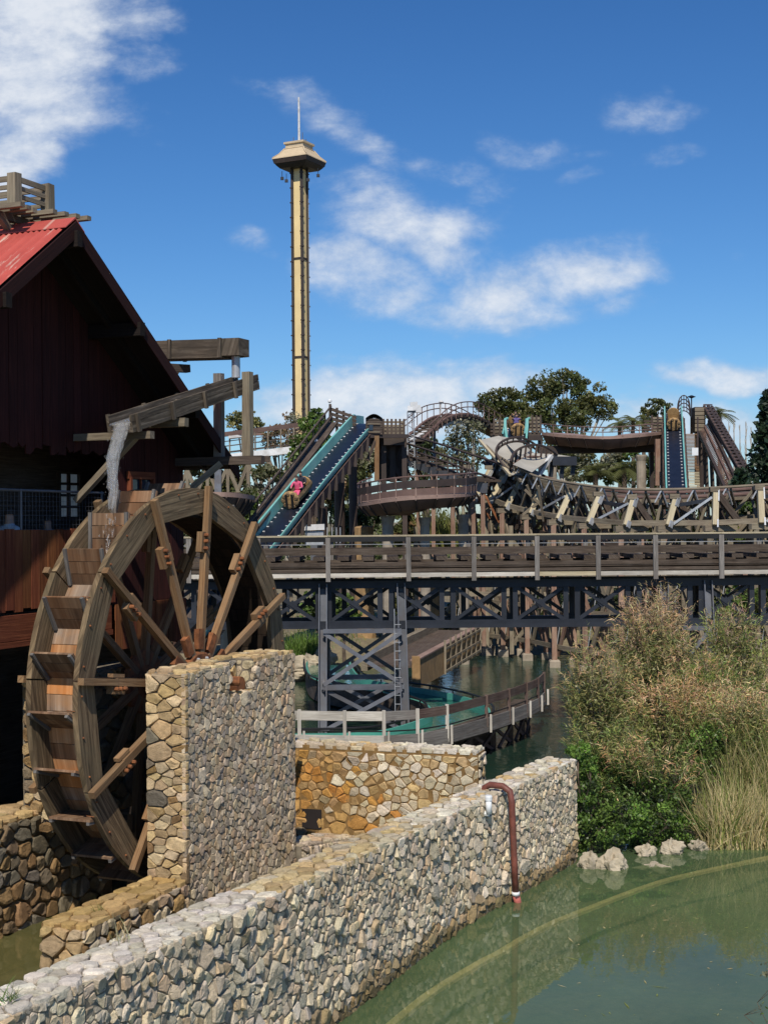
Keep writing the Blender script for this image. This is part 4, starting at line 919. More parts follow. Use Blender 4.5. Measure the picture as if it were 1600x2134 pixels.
# ochre concrete ramp and its timber rail
rp_ = thing('flume_ramp', 'ochre concrete flume ramp rising out of the lagoon behind the bridge', 'ramp', at(900, 1400, 54))
A_, B_ = at(868, 1378, 52.5), at(1000, 1306, 63); d = (B_-A_); sd = V((d.y, -d.x, 0)).normalized()
m = MB(); m.prism([A_-UP*1.05, B_-UP*1.2, B_, A_], -sd*.18, (1, 1, 1)); m.build('side_wall', CONCO, rp_)
m = MB(); m.prism([A_-sd*.18-UP*.25, B_-sd*.18-UP*.25, B_-sd*1.9-UP*.25, A_-sd*1.9-UP*.25], UP*.08); m.build('channel_floor', WDARK, rp_)
m = MB(); m.prism([A_-sd*1.9-UP*.4, B_-sd*1.9-UP*.4, B_-sd*1.9+UP*.15, A_-sd*1.9+UP*.15], -sd*.25); m.build('far_wall', WGREY, rp_)
m = MB(); m.prism([A_-sd*.25+UP*.003, B_-sd*.25+UP*.003, B_+sd*.04+UP*.003, A_+sd*.04+UP*.003], UP*.06); m.build('coping', BROWNL, rp_)
m = MB(); m.box(A_-d.normalized()*.1-UP*.75, .3, .3, 1.9); m.build('end_post', CONCO, rp_)
for k in range(8):
    q = A_+d*(.38+k*.085)+sd*.06; part(rp_, 'rail_post', WGREY, (q-UP*1.1, q+UP*(.25), .08, .08))
for zz in (-1.0, -.6, -.1): part(rp_, 'rail', WGREY, (A_+d*.38+sd*.07+UP*zz, A_+d*.98+sd*.07+UP*zz, .05, .09))

# ------------------------------------------------------------------ wooden coaster: banked turn
co = thing('wooden_coaster_turn', 'banked wooden coaster turn on pale slanted bents behind the bridge', 'roller coaster', (8, 62, 0))
bents = [((975, 978), (952, 1035)), ((1020, 979), (988, 1040)), ((1049, 992), (1020, 1044)), ((1083, 1003), (1054, 1058)), ((1124, 1022), (1105, 1071)), ((1187, 1026), (1162, 1082)), ((1247, 1035), (1226, 1089)), ((1318, 1041), (1303, 1095)), ((1406, 1040), (1391, 1095)), ((1490, 1026), (1489, 1094)), ((1583, 1022), (1586, 1090)), ((1680, 1016), (1684, 1086)), ((1780, 1010), (1785, 1082))]
def cdep(x): return 73-12.8*sm(960, 1330, x)-1.5*sm(1330, 1700, x)
tops = []; bots = []
for i, (a, b) in enumerate(bents):
    D = cdep(a[0]); A_, B_ = at(*a, D), at(*b, D-.35); tops.append(A_); bots.append(B_)
    bt = part(co, 'slanted_bent', WPALE, (B_, A_, .24, .24, (0, 1, 0)))
    part(bt, 'steel_plate', STEELL, (B_.lerp(A_, .72)+V((.13, -.08, 0)), B_.lerp(A_, 1.08)+V((.13, -.08, 0)), .05, .2)); part(bt, 'steel_plate', STEELL, (B_.lerp(A_, -.08)+V((.10, -.12, 0)), B_.lerp(A_, .16)+V((.10, -.12, 0)), .06, .2))
    part(bt, 'cap_block', WGREY, (A_+V((-.25, 0, .12)), A_+V((.15, 0, .12)), .3, .2))
    part(co, 'raker', WDARK, (A_+V((.15, .4, 0)), B_+V((1.25, .9, .05)), .2, .26)); part(co, 'raker', WDARK, (A_+V((.05, .9, .1)), B_+V((.9, 1.7, -.3)), .16, .2))
    part(co, 'sill_beam', WGREY, (B_+V((-.45, .1, -.14)), B_+V((1.0, .5, -.14)), .26, .24))
    for off_, dy in ((-.2, .15), (.75, .6)):
        foot = V((B_.x+off_, B_.y+dy, .32)); part(co, 'trestle_post', WREDP if 2 < i < 8 else WGREY, (foot, B_+V((off_, dy, -.25)), .22, .22))
        m = MB(); m.lathe(foot-UP*.9, [(.34, 0), (.34, .85), (.28, .92)], 4); m.build('footing', CONC, co)
    part(co, 'steel_rod', STEELL, (V((B_.x-.2, B_.y+.1, .4)), B_+V((.75, .5, -.9)), .03, .03)); part(co, 'trestle_brace', WREDP if 2 < i < 8 else WGREY, (V((B_.x+.75, B_.y+.5, .6)), V((B_.x-.2, B_.y+.05, 3.2)), .1, .2))
for i in range(len(tops)-1):
    a, b = tops[i], tops[i+1]; c, d = bots[i], bots[i+1]
    part(co, 'ledger', WGREY, (c+V((.1, .15, .1)), d+V((.1, .15, .1)), .12, .22)); part(co, 'ledger', WDARK, (c+V((.5, .9, -.9)), d+V((.5, .9, -.9)), .12, .24))
    if i in (2, 4, 6, 8, 10): part(co, 'steel_brace', STEELL, (c.lerp(a, .05)+V((.2, 0, 0)), d.lerp(b, .85)-V((.15, 0, 0)), .06, .10)); part(co, 'steel_channel', NAVY, (a+V((.2, .1, -.25)), b+V((-.2, .1, -.3)), .1, .15))
    for z0 in (.9, 2.6, 4.2):
        if c.z-.3 > z0: part(co, 'trestle_ledger', WGREY, (V((c.x, c.y+.3, z0)), V((d.x, d.y+.3, z0)), .1, .2))
    part(co, 'trestle_diagonal', WREDP if i % 2 else WGREY, (V((c.x, c.y+.4, .5)), V((d.x, d.y+.4, min(d.z, c.z)-.4)), .1, .18)); part(co, 'trestle_diagonal', WGREY, (V((d.x, d.y+.5, .5)), V((c.x, c.y+.5, min(d.z, c.z)-.4)), .1, .18))
hr = crm([at(1020, 938, 74.5), at(1046, 955, 72.5), at(1085, 978, 69), at(1126, 995, 66.5), at(1210, 1010, 63), at(1300, 1019, 61.3), at(1390, 1020, 60.6), at(1480, 1017, 60.2), at(1600, 1010, 59.8), at(1720, 1003, 59.6)])
m = MB(); m.tube(hr, .06, 8); m.build('hand_rail', WGREY, co)
for q in resample(list(hr), 1.35)[1:]:
    part(co, 'rail_bracket', STEELL, (q, q+V((-.28, .1, -.55)), .06, .06)); part(co, 'rail_bracket', STEELL, (q, q+V((.30, .3, -.75)), .05, .05))
tk = [p+V((.5, 2.6, -.25)) for p in hr]; sweep(tk, [(-.7, .1), (.7, -.2), (.7, -.28), (-.7, .02)]).build('track_bed', WDARK, co)
for s_ in (-.6, .6): m = MB(); m.tube([p+side_of(tk, i)*s_+UP*(.06-s_*.2) for i, p in enumerate(tk)], .07, 6); m.build('track_rail', BROWN, co)
for i in range(1, len(bents)):                         # second, inner row of bents and the lattice between the rows
    a, b = tops[i-1]+V((1.0, 3.2, -.2)), tops[i]+V((1.0, 3.2, -.2))
    part(co, 'inner_post', WGREY, (V((b.x, b.y, .2)), b+UP*.1, .2, .2)); part(co, 'inner_ledger', WGREY, (a-UP*.9, b-UP*.9, .1, .22)); part(co, 'inner_ledger', WGREY, (a-UP*.1, b-UP*.1, .1, .2)); part(co, 'inner_ledger', WGREY, (a-UP*2.4, b-UP*2.4, .1, .22))
    part(co, 'inner_brace', WGREY, (a-UP*2.3, b-UP*.3, .1, .16)); part(co, 'inner_brace', WGREY, (b-UP*2.3+V((0, .15, 0)), a-UP*.3+V((0, .15, 0)), .1, .16)); part(co, 'inner_brace', WGREY, (a.lerp(b, .5)+V((0, -.4, -3.2)), a.lerp(b, .5)+V((-.4, -2.6, -.7)), .1, .16))
    part(co, 'cross_sill', WGREY, (bots[i]+V((.2, .2, .1)), V((b.x, b.y, bots[i].z+.1)), .2, .22)); part(co, 'cross_brace', WGREY, (bots[i]+V((.3, .3, -2.6)), V((b.x, b.y, bots[i].z)), .1, .2)); part(co, 'mid_post', WGREY, (V((a.lerp(b, .5).x, a.lerp(b, .5).y-1.4, .2)), a.lerp(b, .5)+V((0, -1.4, -.8)), .16, .16))
# far rail of the second row of bents, deeper in the structure
for k in range(9):
    x = 1.5+k*2.3; y = 68+RND.uniform(-1, 1); part(co, 'trestle_post', WGREY, (V((x, y, .2)), V((x, y, 6.4)), .2, .2)); part(co, 'trestle_diagonal', WGREY, (V((x, y+.1, .6)), V((x+2.3, y+.1, 3.4)), .1, .18)); part(co, 'trestle_diagonal', WGREY, (V((x+2.3, y+.2, 3.0)), V((x, y+.2, 5.8)), .1, .18))
    part(co, 'trestle_ledger', WGREY, (V((x, y, 3.2)), V((x+2.3, y, 3.2)), .1, .22))
for k in range(1, 6):                                   # parallel stringers of the banked track
    for i in range(0, (len(hr)-6) if k == 3 else len(hr)//2, 6): part(co, 'bank_stringer', WGREY, (hr[i]+V((.12*k, .34*k, -.16*k)), hr[i+6]+V((.12*k, .34*k, -.16*k)), .10, .14))
for i in range(2, len(hr)-4, 3):
    part(co, 'bank_rib', WGREY, (hr[i]+V((0, .1, -.1)), hr[i]+V((.75, 2.0, -1.1)), .09, .13)); q = hr[i]+V((RND.uniform(-.4, .4), RND.uniform(.2, 1.4), -RND.uniform(1.7, 2.6))); part(co, 'bank_brace', WGREY, (hr[min(i+3, len(hr)-1)]+V((.1, .5, -.2)), q, .08, .13)); part(co, 'bank_brace', WPOST, (hr[i]+V((.1, .9, -.3)), q+V((.5, .6, -.3)), .08, .12))
for k in range(26):
    i = RND.randrange(0, len(hr)//2); q = hr[i]+V((RND.uniform(-.6, .8), RND.uniform(-.3, 2), -RND.uniform(.3, 1.2))); part(co, 'bank_brace', WGREY, (q, q+V((RND.uniform(-1.4, 1.4), RND.uniform(-.3, .6), -RND.uniform(1.0, 2.6))), .08, .13))
# grey canvas skirts on the bank
cv = thing('canvas_cover', 'grey canvas sheets stretched over the steep coaster bank', 'canvas', at(1080, 985, 70))
def quadsheet(tl, tr, br_, bl, sag, n=7):
    tl, tr, br_, bl = (at(*p) for p in (tl, tr, br_, bl)); rows = []
    for i in range(n+1):
        f = i/n; rows.append([tl.lerp(bl, f).lerp(tr.lerp(br_, f), k/n)-UP*sag*math.sin(math.pi*f)*math.sin(math.pi*k/n) for k in range(n+1)])
    m = MB(); m.strip(rows); lo = [[p-UP*.03+V((0, .02, 0)) for p in r] for r in rows]; m.strip(lo); return m
quadsheet((998, 917, 75), (1040, 908, 77), (1128, 992, 69), (1062, 990, 68.5), .35).build('sheet', CANVAS, cv, True)
quadsheet((1040, 909, 77), (1075, 914, 78), (1118, 948, 72), (1085, 955, 71), .3).build('sheet', CANVAS, cv, True)
quadsheet((1105, 944, 72), (1158, 947, 72), (1108, 984, 67.5), (1068, 968, 68), .25).build('sheet', CANVAS, cv, True)
quadsheet((1160, 947, 72), (1195, 952, 72), (1180, 962, 71.8), (1150, 960, 71.8), .05).build('sheet', CANVAS, cv, True)
part(cv, 'edge_pole', WPALE, (at(998, 917, 74.9), at(1062, 990, 68.3), .12, .12)); part(cv, 'edge_pole', WGREY, (at(1008, 925, 74.9), at(1085, 1002, 68.0), .12, .12))
for (x, y) in ((1172, 965), (1150, 962), (1195, 958)): part(cv, 'steel_leg', NAVY, (at(x, y, 71.9), at(x-3, y+32, 71.9), .2, .2))
part(cv, 'steel_leg', STEELW, (at(1148, 950, 70.8), at(1122, 990, 70), .18, .18)); part(cv, 'steel_box', NAVY, (at(1150, 961, 71.7), at(1200, 961, 71.7), .5, .45))
# dark steel hoops of the second track
hp = thing('steel_hoop_track', 'two dark arching steel rails curving over the canvas bank', 'coaster rails', at(1090, 985, 70))
def arcpts(P, d0, d1): n = len(P)-1; return crm([at(p[0], p[1], d0+(d1-d0)*i/n) for i, p in enumerate(P)])
a1 = arcpts([(1052, 975), (1034, 945), (1040, 925), (1060, 914), (1085, 912), (1105, 920), (1122, 932)], 69.5, 73); a2 = [p+V((.06, .9, -.15)) for p in a1]
a3 = arcpts([(1063, 962), (1070, 945), (1088, 932), (1110, 927), (1132, 930), (1150, 940), (1160, 948)], 68.5, 72); a4 = [p+V((0, .8, -.55)) for p in a3]
for a, mt_ in ((a1, BROWND), (a2, BROWND), (a3, BROWND), (a4, BROWN)): m = MB(); m.tube(a, .06, 7); m.build('rail', mt_, hp)
for i in range(3, len(a3), 4): part(hp, 'hoop_post', BROWNL if i > 18 else NAVY, (a3[i], a4[i], .09, .09)); part(hp, 'cross_tie', NAVY, (a1[i], a2[i], .07, .07))

# ------------------------------------------------------------------ brown curved flumes on columns
def curved_flume(root, P, w, rail_h, depth, rib=.9, cols=(), back=1, light=BROWNL, rails=True, mesh=True):
    path = crm(P, 8)
    sweep(path, [(0, 0), (0, -.18), (back*w, -.18), (back*w, 0)]).build('deck_edge', light, root)
    sweep(path, [(back*.03, -.18), (back*w*.16, -depth), (back*w*.84, -depth), (back*(w-.06), -.18)]).build('trough_side', BROWN, root, True)
    q = resample(list(path), rib)
    for i in range(1, len(q)):
        sd = side_of(q, i)*back; part(root, 'rib', BROWND, (q[i]-sd*.02-UP*.2, q[i]+sd*w*.16-UP*(depth+.02), .06, .10, (0, 0, 1)))
        if rails: part(root, 'rail_post', BROWNL, (q[i]-UP*.05, q[i]+UP*rail_h, .05, .05))
    if rails:
        for hh, r_ in ((rail_h, .04), (rail_h*.45, .03)): m = MB(); m.tube([p+UP*hh for p in path], r_, 5); m.build('rail', BROWN, root)
        if mesh: sweep([p+UP*rail_h*.62 for p in path], [(.03, -.18), (.03, .14)], False).build('mesh_panel', BROWND, root)
        if mesh: sweep([p+UP*.16 for p in path], [(.02, -.14), (.02, .14)], False).build('toe_panel', BROWN, root)
    for c, r_ in cols: m = MB(); m.lathe((c.x, c.y, -.2), [(r_, 0), (r_*.94, c.z-.2), (r_*1.25, c.z+.1), (r_*1.25, c.z+.2)], 12); m.build('column', CONC, root)
c1 = thing('raised_flume_curve', 'brown railed flume curve on round concrete columns behind the bridge', 'water ride', at(860, 1100, 66))
curved_flume(c1, [at(775, 1030, 71), at(752, 1040, 69), at(746, 1047, 66.5), at(765, 1045, 64.6), at(810, 1038, 63.4), at(860, 1033, 62.8), at(920, 1030, 63), at(970, 1027, 64.2), at(992, 1023, 67)], 2.6, .85, .62, .95, [(at(808, 1075, 65.2), .28), (at(885, 1078, 65.0), .24), (at(965, 1072, 66), .24)], -1)
c2 = thing('round_flume_bend', 'brown ribbed flume bend showing right above the wheel rim', 'water ride', at(480, 1100, 58))
curved_flume(c2, [at(330, 1030, 60), at(380, 1026, 56.5), at(440, 1025, 55.2), at(490, 1027, 55.5), at(520, 1031, 57), at(531, 1034, 59.5), at(528, 1035, 62)], 2.2, .8, .75, .7, [(at(470, 1060, 57), .25)], -1, rails=False)
c3 = thing('far_flume_bridge', 'pinkish brown flume sagging between two timber platforms far behind', 'water ride', at(1260, 1010, 90))
curved_flume(c3, [at(1128, 901, 92), at(1180, 906, 90), at(1260, 909, 88.5), at(1330, 905, 89), at(1384, 899, 91)], 2.4, .55, .75, 1.25, [(at(1335, 948, 90), .32), (at(1150, 945, 91.5), .3)], -1, mesh=False)
part(c3, 'girder', BROWND, (at(1130, 938, 91.6), at(1382, 934, 91.6), .5, .5)); part(c3, 'post', WREDP, (at(1369, 1012, 89), at(1369, 915, 89), .3, .3))

# ------------------------------------------------------------------ log boats and chutes
def log_boat(name, label, base, fwd, L, wd, riders, grp):
    fwd = V(fwd).normalized(); sd = fwd.cross(UP).normalized(); up = sd.cross(fwd); root = thing(name, label, 'log boat', base, grp); base = V(base)
    def q(f, s, u): return base+fwd*f+sd*s+up*u
    rows = []
    for i in range(9):
        f = -L/2+L*i/8; k = 1-.12*(i/8)**3; rows.append([q(f, wd/2*k*math.cos(a)*(1+RND.uniform(-.03, .03)), .38+.42*k*math.sin(a)) for a in [math.radians(d) for d in (20, 0, -30, -60, -90, -120, -150, -180, -200)]])
    m = MB(); m.strip(rows); inn = [[p+(q(-L/2+L*i/8, 0, .4)-p)*.14 for p in r] for i, r in enumerate(rows)]; m.strip(inn); m.build('hull', ROPE, root)
    m = MB(); m.lathe(q(L/2-.12, 0, .38), [(.30*wd, -.05), (.50*wd, 0), (.52*wd, .10), (.44*wd, .20), (.2*wd, .24)], 14, fwd); nose = m.build('nose', LOGY, root)
    m = MB()
    for k in range(9): a = 2*math.pi*k/9; m.lathe(q(L/2, .38*wd*math.cos(a), .38+.38*wd*math.sin(a)), [(.10, 0), (.11, .08), (.07, .13)], 7, fwd)
    m.build('bark_bundle', ROPE, nose)
    for s_ in (-.17, .17): part(nose, 'bumper', BLACK, (q(L/2+.13, s_*wd, .05), q(L/2+.13, s_*wd, .68), .10, .08, fwd))
    m = MB(); m.lathe(q(-L/2, 0, .38), [(.45*wd, 0), (.47*wd, .08), (.45*wd, .14)], 12, fwd); m.build('stern', LOGY, root)
    for k in range(riders): part(root, 'seat', BLACK, (q(-.35-.6*k+.2, -.3, .25), q(-.35-.6*k+.2, .3, .25), .3, .12))
    return root, q
def rider(q, f, top, label, grp, raise_=0):
    o = q(f, 0, .30); ex = (q(1, 0, 0)-q(0, 0, 0)); sx = (q(0, 1, 0)-q(0, 0, 0)); uz = (q(0, 0, 1)-q(0, 0, 0))
    def T(x, y, z): return ex*y+sx*x+uz*z
    J = {'pel': (T(0, 0, 0), (.15, .12)), 'che': (T(0, -.06, .38), (.17, .12)), 'nec': (T(0, -.03, .54), .06), 'hd1': (T(0, 0, .64), (.075, .085)), 'hd2': (T(0, .01, .76), (.07, .08))}
    E_ = [('pel', 'che'), ('che', 'nec'), ('nec', 'hd1'), ('hd1', 'hd2')]
    for s_, n_ in ((-1, 'l'), (1, 'r')):
        J.update({'sh'+n_: (T(s_*.19, -.04, .47), .06), 'el'+n_: (T(s_*.26, .14, .30+raise_*.35), .045), 'ha'+n_: (T(s_*.20, .34, .32+raise_*.6), .035), 'kn'+n_: (T(s_*.13, .42, .12), .07), 'ft'+n_: (T(s_*.12, .62, -.14), .05)})
        E_ += [('che', 'sh'+n_), ('sh'+n_, 'el'+n_), ('el'+n_, 'ha'+n_), ('pel', 'kn'+n_), ('kn'+n_, 'ft'+n_)]
    up_ = uz.normalized()
    ch = lambda c: 1 if c.dot(up_) > .57 or (c.dot(ex.normalized()) > .24 and c.dot(up_) > .24) else (2 if c.dot(up_) < .06 else 0)
    b = skin_body('person', J, E_, [top, SKIN, CLOTHB], ch, None, o); tag(b, label, 'person', grp); h = head_hair(b, T(0, -.015, .72), (.09, .1, .1)); return b
def chute(root, P, w, wall_h, base_z, fascia=True, cols=(), low=None):
    wh = {1: wall_h, -1: wall_h if low is None else low}
    P = [V(p) for p in P]; pth = crm(P, 6)
    sweep(pth, [(-w/2, 0), (w/2, 0), (w/2, -.12), (-w/2, -.12)]).build('slide_floor', BELT, root)
    for s_ in (-1, 1):
        sweep(pth, [(s_*w/2, -.2), (s_*(w/2+.03), wh[s_]), (s_*(w/2+.11), wh[s_]+.02), (s_*(w/2+.11), wh[s_]-.08), (s_*(w/2+.07), -.2)]).build('side_wall', TEAL, root)
        q = resample([p+side_of(pth, i)*s_*(w/2-.09) for i, p in enumerate(pth)], .55)
        m = MB()
        for a in q: m.box(a+UP*.015, .05, .10, .03, math.atan2((P[-1]-P[0]).y, (P[-1]-P[0]).x))
        m.build('guide_blocks', WHITE, root, kind='stuff')
        if fascia:
            sweep(pth, [(s_*(w/2+.16), -.2), (s_*(w/2+.2), -.2), (s_*(w/2+.10), -.85), (s_*(w/2+.06), -.85)]).build('fascia', BROWN, root)
            for k, a in enumerate(resample([p+side_of(pth, i)*s_*(w/2+.19) for i, p in enumerate(pth)], 1.15)): part(root, 'rib', BROWND, (a-UP*.2, a-UP*.95-V((0, 0, 0)), .09, .16))
    for s_ in (-.3, .3): sweep(pth, [(s_*w-.1, -.14), (s_*w+.1, -.14), (s_*w+.1, -.75), (s_*w-.1, -.75)]).build('girder', BROWND, root)
    for c, r_ in cols: m = MB(); m.lathe((c.x, c.y, -.3), [(r_, 0), (r_, c.z)], 10); m.build('column', BROWND, root)
    return pth
ca = thing('teal_chute', 'steep teal log flume drop descending left of the bridge posts', 'water ride', at(560, 1200, 60))
pc = chute(ca, [at(778, 886, 79), at(764, 885, 77), at(749, 893, 74.5), at(652, 1005, 67), at(556, 1124, 60.5), at(395, 1320, 53)], 1.02, .5, 0, True, [(at(707, 975, 70.5)-UP*.2, .26), (at(672, 1035, 67)-UP*.2, .24), (at(735, 935, 73.5)-UP*.2, .22)], .10)
ha = crm([at(690, 868, 75), at(607, 975, 67.5), at(518, 1090, 60.5), at(380, 1275, 52.6)], 10)
for dz_ in (0, .55): m = MB(); m.tube([p+UP*dz_ for p in ha], .09 if dz_ == 0 else .05, 6); m.build('stair_rail', WDARK, ca)
sweep(ha, [(-.35, -.3), (.35, -.3), (.35, -.42), (-.35, -.42)]).build('stair_tread', WDARK, ca)
for q in resample(list(ha), 1.3): part(ca, 'stair_post', WDARK, (q-UP*.35, q+UP*.55, .06, .06))
for (x, y, D) in ((658, 918, 72), (604, 981, 68), (581, 1020, 66), (541, 1055, 63), (541, 1067, 63)): m = MB(); c = at(x, y, D); m.lathe(c, [(.03, -.09), (.10, -.04), (.10, .04), (.03, .09)], 9); m.build('lamp_globe', WHITE, ca)
fb_ = [(at(688, 848, 75), at(738, 872, 74.5))]
for k, dy in enumerate((4, 14, 24, 34)): part(ca, 'crest_board', WDARK, (at(688, 848+dy, 75.4), at(742, 868+dy*.75, 75.2), .05, .17))
for (x, y0, y1) in ((688, 842, 895), (702, 850, 900), (716, 856, 898), (729, 862, 892)): part(ca, 'crest_post', WDARK, (at(x, y1, 75.5), at(x, y0, 75.5), .14, .14))
m = MB(); c = at(687, 836, 75.5); m.lathe(c, [(.03, -.1), (.11, -.04), (.11, .04), (.03, .1)], 9); m.build('lamp_globe', WHITE, ca)
i0 = min(range(len(pc)), key=lambda i: abs(pc[i].y-64.6)); f0 = (pc[i0+1]-pc[i0]).normalized()
lb, q = log_boat('log_boat', 'log boat sliding down the steep teal chute', pc[i0]+UP*.03, f0, 2.3, .80, 2, 'log boats')
rider(q, -.1, CLOTHP, 'rider in a pink top in the log on the teal chute', 'log riders'); rider(q, -.75, CLOTHB, 'rider in dark clothes behind the pink top on the chute', 'log riders')

cb = thing('far_teal_chute', 'narrow teal chute dropping straight toward the camera at right', 'water ride', at(1408, 1080, 82))
pb_ = chute(cb, [at(1402, 868, 96), at(1402, 866, 94), at(1402, 872, 92), at(1407, 1000, 81.5), at(1412, 1090, 76)], .95, .5, 0, True, [(at(1460, 960, 86), .16)])
st0, st1 = at(1440, 905, 91), at(1445, 1045, 80.5)
for k in range(46): c = st0.lerp(st1, k/45); part(cb, 'stair_plank', WPALE if 26 < k < 38 else WSPOKE, (c+V((-.36, 0, 0)), c+V((.36, 0, 0)), .20, .05))
m = MB(); m.prism([at(1441, 933, 84), at(1454, 933, 84), at(1454, 949, 84), at(1441, 949, 84)], (0, .04, 0)); m.build('notice_board', WHITE, cb)
m = MB(); m.tube([at(1453, 870, 90), at(1453, 1015, 84)], .05, 6); m.build('lamp_pole', BROWND, cb)
i0 = min(range(len(pb_)), key=lambda i: abs(pb_[i].y-90)); f0 = (pb_[i0+1]-pb_[i0]).normalized()
log_boat('log_boat', 'empty looking log boat on the narrow far chute at right', pb_[i0]+UP*.03, f0, 2.4, .86, 1, 'log boats')
cg = thing('crest_cage', 'arched brown hoop cage over the top of the far chute', 'hoop cage', at(1424, 880, 97))
for k in range(5):
    D = 96+k*1.0; y0 = 886-k*8; P = [at(1424+(17-k)*math.cos(a), y0-4-26*math.sin(a), D) for a in [math.pi*j/10 for j in range(11)]]; m = MB(); m.tube(P, .04, 5); m.build('hoop', BROWND, cg)
for a in [math.pi*j/8 for j in range(9)]: m = MB(); m.tube([at(1424+(17-k)*math.cos(a), 886-k*8-4-26*math.sin(a), 96+k*1.0) for k in range(5)], .03, 5); m.build('stringer', BROWND, cg)
for x in (1408, 1440): part(cg, 'leg', BROWND, (at(x, 905, 96), at(x, 862, 96), .14, .14))
lt = thing('lift_hill', 'long brown ladder like lift hill sloping down at the right', 'lift hill', at(1500, 1010, 88))
L0, L1, R0, R1 = at(1457, 902, 92), at(1510, 1020, 80), at(1476, 880, 92), at(1534, 1005, 80)
for a, b in ((L0, L1), (R0, R1)): part(lt, 'stringer', BROWND, (a, b, .16, .30))
part(lt, 'stringer', BROWN, (L0.lerp(R0, .55), L1.lerp(R1, .6), .12, .2))
for k in range(44): f = k/43; part(lt, 'rung', BROWN, (L0.lerp(L1, f), R0.lerp(R1, f), .05, .06))
for (a, b) in (((1466, 850, 93), (1542, 985, 81)), ((1474, 848, 94), (1552, 980, 82)), ((1482, 850, 95), (1560, 985, 83))): part(lt, 'track_beam', BROWND, (at(*a), at(*b), .16, .3))
for k in range(22): f = k/21; part(lt, 'track_tie', BROWN, (at(1466, 850, 93).lerp(at(1542, 985, 81), f)+UP*.2, at(1482, 850, 95).lerp(at(1560, 985, 83), f)+UP*.2, .1, .1))
for k in range(4): part(lt, 'leg', WDARK, (L0.lerp(L1, k/4)-UP*.1, V((L0.lerp(L1, k/4).x+.3, L0.lerp(L1, k/4).y, .5)), .2, .2))
ks = thing('lift_top_cabin', 'grey boarded cabin at the top of the lift hill', 'cabin', at(1460, 910, 93))
for k in range(6): part(ks, 'board', WGREY, (at(1447, 853+k*8.5, 92.5), at(1469, 853+k*8.5, 92.5), .06, .22))
m = MB(); m.prism([at(1447, 900, 92.6), at(1469, 900, 92.6), at(1469, 848, 92.6), at(1447, 848, 92.6)], (0, 1.4, 0)); m.build('box', WDARK, ks)
part(ks, 'leg', BROWND, (at(1452, 1010, 93), at(1452, 900, 93), .3, .3)); part(ks, 'leg', BROWND, (at(1465, 1010, 93.4), at(1465, 900, 93.4), .3, .3)); m = MB(); m.tube([at(1440, 870, 93), at(1440, 824, 93)], .04, 5); m.lathe(at(1440, 830, 93), [(.05, 0), (.3, .1), (.05, .2)], 8); m.build('lamp', NAVY, ks)

# log at the crest in the middle, between two stacked platforms
cr = thing('crest_slide', 'short teal chute crest with a loaded log between timber platforms', 'water ride', at(1075, 950, 85))
chute(cr, [at(1074, 893, 91), at(1074, 893, 89), at(1074, 898, 87), at(1070, 925, 83.5)], 1.15, .6, 0, False)
for x in (1052, 1098): m = MB(); m.tube([at(x+(4 if x < 1075 else -3), 918, 84), at(x, 888, 85), at(x, 874, 85.5), at(x+(5 if x < 1075 else 4), 872, 85.7)], .09, 7); m.build('guide_tube', TEAL, cr)
lb, q = log_boat('log_boat', 'orange nosed log boat with riders tipping over the crest', at(1075, 899, 86.8), V((0, -1, -.34)), 2.4, .9, 2, 'log boats')
rider(q, -.05, CLOTHV, 'front rider in violet in the log at the crest', 'log riders', .5); rider(q, -.7, CLOTHB, 'rear rider in dark clothes in the log at the crest', 'log riders', .7)
def platform(name, label, x0, x1, y0, y1, D, deep, boards, posts):
    r = thing(name, label, 'platform', at(.5*(x0+x1), y1, D)); A, B2 = at(x0, y1, D), at(x1, y1, D); H = at(x0, y0, D).z-A.z
    for k in range(boards):
        for yy in (0, deep): part(r, 'rail_board', WGREY if yy == 0 else WDARK, (A+UP*(H*(k+.5)/boards)+V((0, yy, 0)), B2+UP*(H*(k+.5)/boards)+V((0, yy, 0)), .05, H/boards*.6))
        part(r, 'rail_board', WDARK, (B2+UP*(H*(k+.5)/boards), B2+UP*(H*(k+.5)/boards)+V((0, deep, 0)), .05, H/boards*.5))
    for k in range(posts+1):
        f = k/posts; part(r, 'post', WDARK, (A.lerp(B2, f)-UP*.1, A.lerp(B2, f)+UP*H*1.1, .11, .11)); part(r, 'post', WDARK, (B2+V((0, deep*f, -.1)), B2+V((0, deep*f, H*1.1)), .11, .11))
    part(r, 'floor', WDARK, (A.lerp(B2, .5)-UP*.15, A.lerp(B2, .5)-UP*.15+V((0, deep, 0)), (B2-A).length*1.05, .2)); part(r, 'bearer', BROWND, (A-UP*.4, B2-UP*.4, .2, .3))
    for x in (A, B2): part(r, 'leg', BROWND, (V((x.x, x.y+.3, .3)), V((x.x, x.y+.3, x.z-.2)), .26, .26))
    return r
platform('crest_platform', 'small stacked board platform right of the crest log', 1100, 1126, 868, 899, 86, 4.0, 4, 3)
platform('crest_platform', 'small stacked board platform left of the crest log', 1029, 1053, 874, 903, 86.5, 3.0, 4, 2)
platform('flume_end_platform', 'grey board platform left of the far teal chute', 1358, 1381, 868, 900, 92, 3.0, 5, 2)
pl = platform('station_platform', 'dark timber railed deck at the head of the teal chute', 799, 842, 876, 906, 75, 4.5, 4, 5)
sh = thing('operator_hut', 'dark timber operator hut with a window beside the chute crest', 'hut', at(780, 905, 74))
A_ = at(762, 906, 74); B_ = at(797, 906, 74)
m = MB(); m.prism([A_, B_, B_+UP*.85, A_+UP*.85], (0, 2.0, 0), (1, 1, 1)); m.build('walls', WDARK, sh)
for k in range(7): part(sh, 'board', WDARK, (A_+V((0, -.02, .07+.12*k)), B_+V((0, -.02, .07+.12*k)), .03, .10))
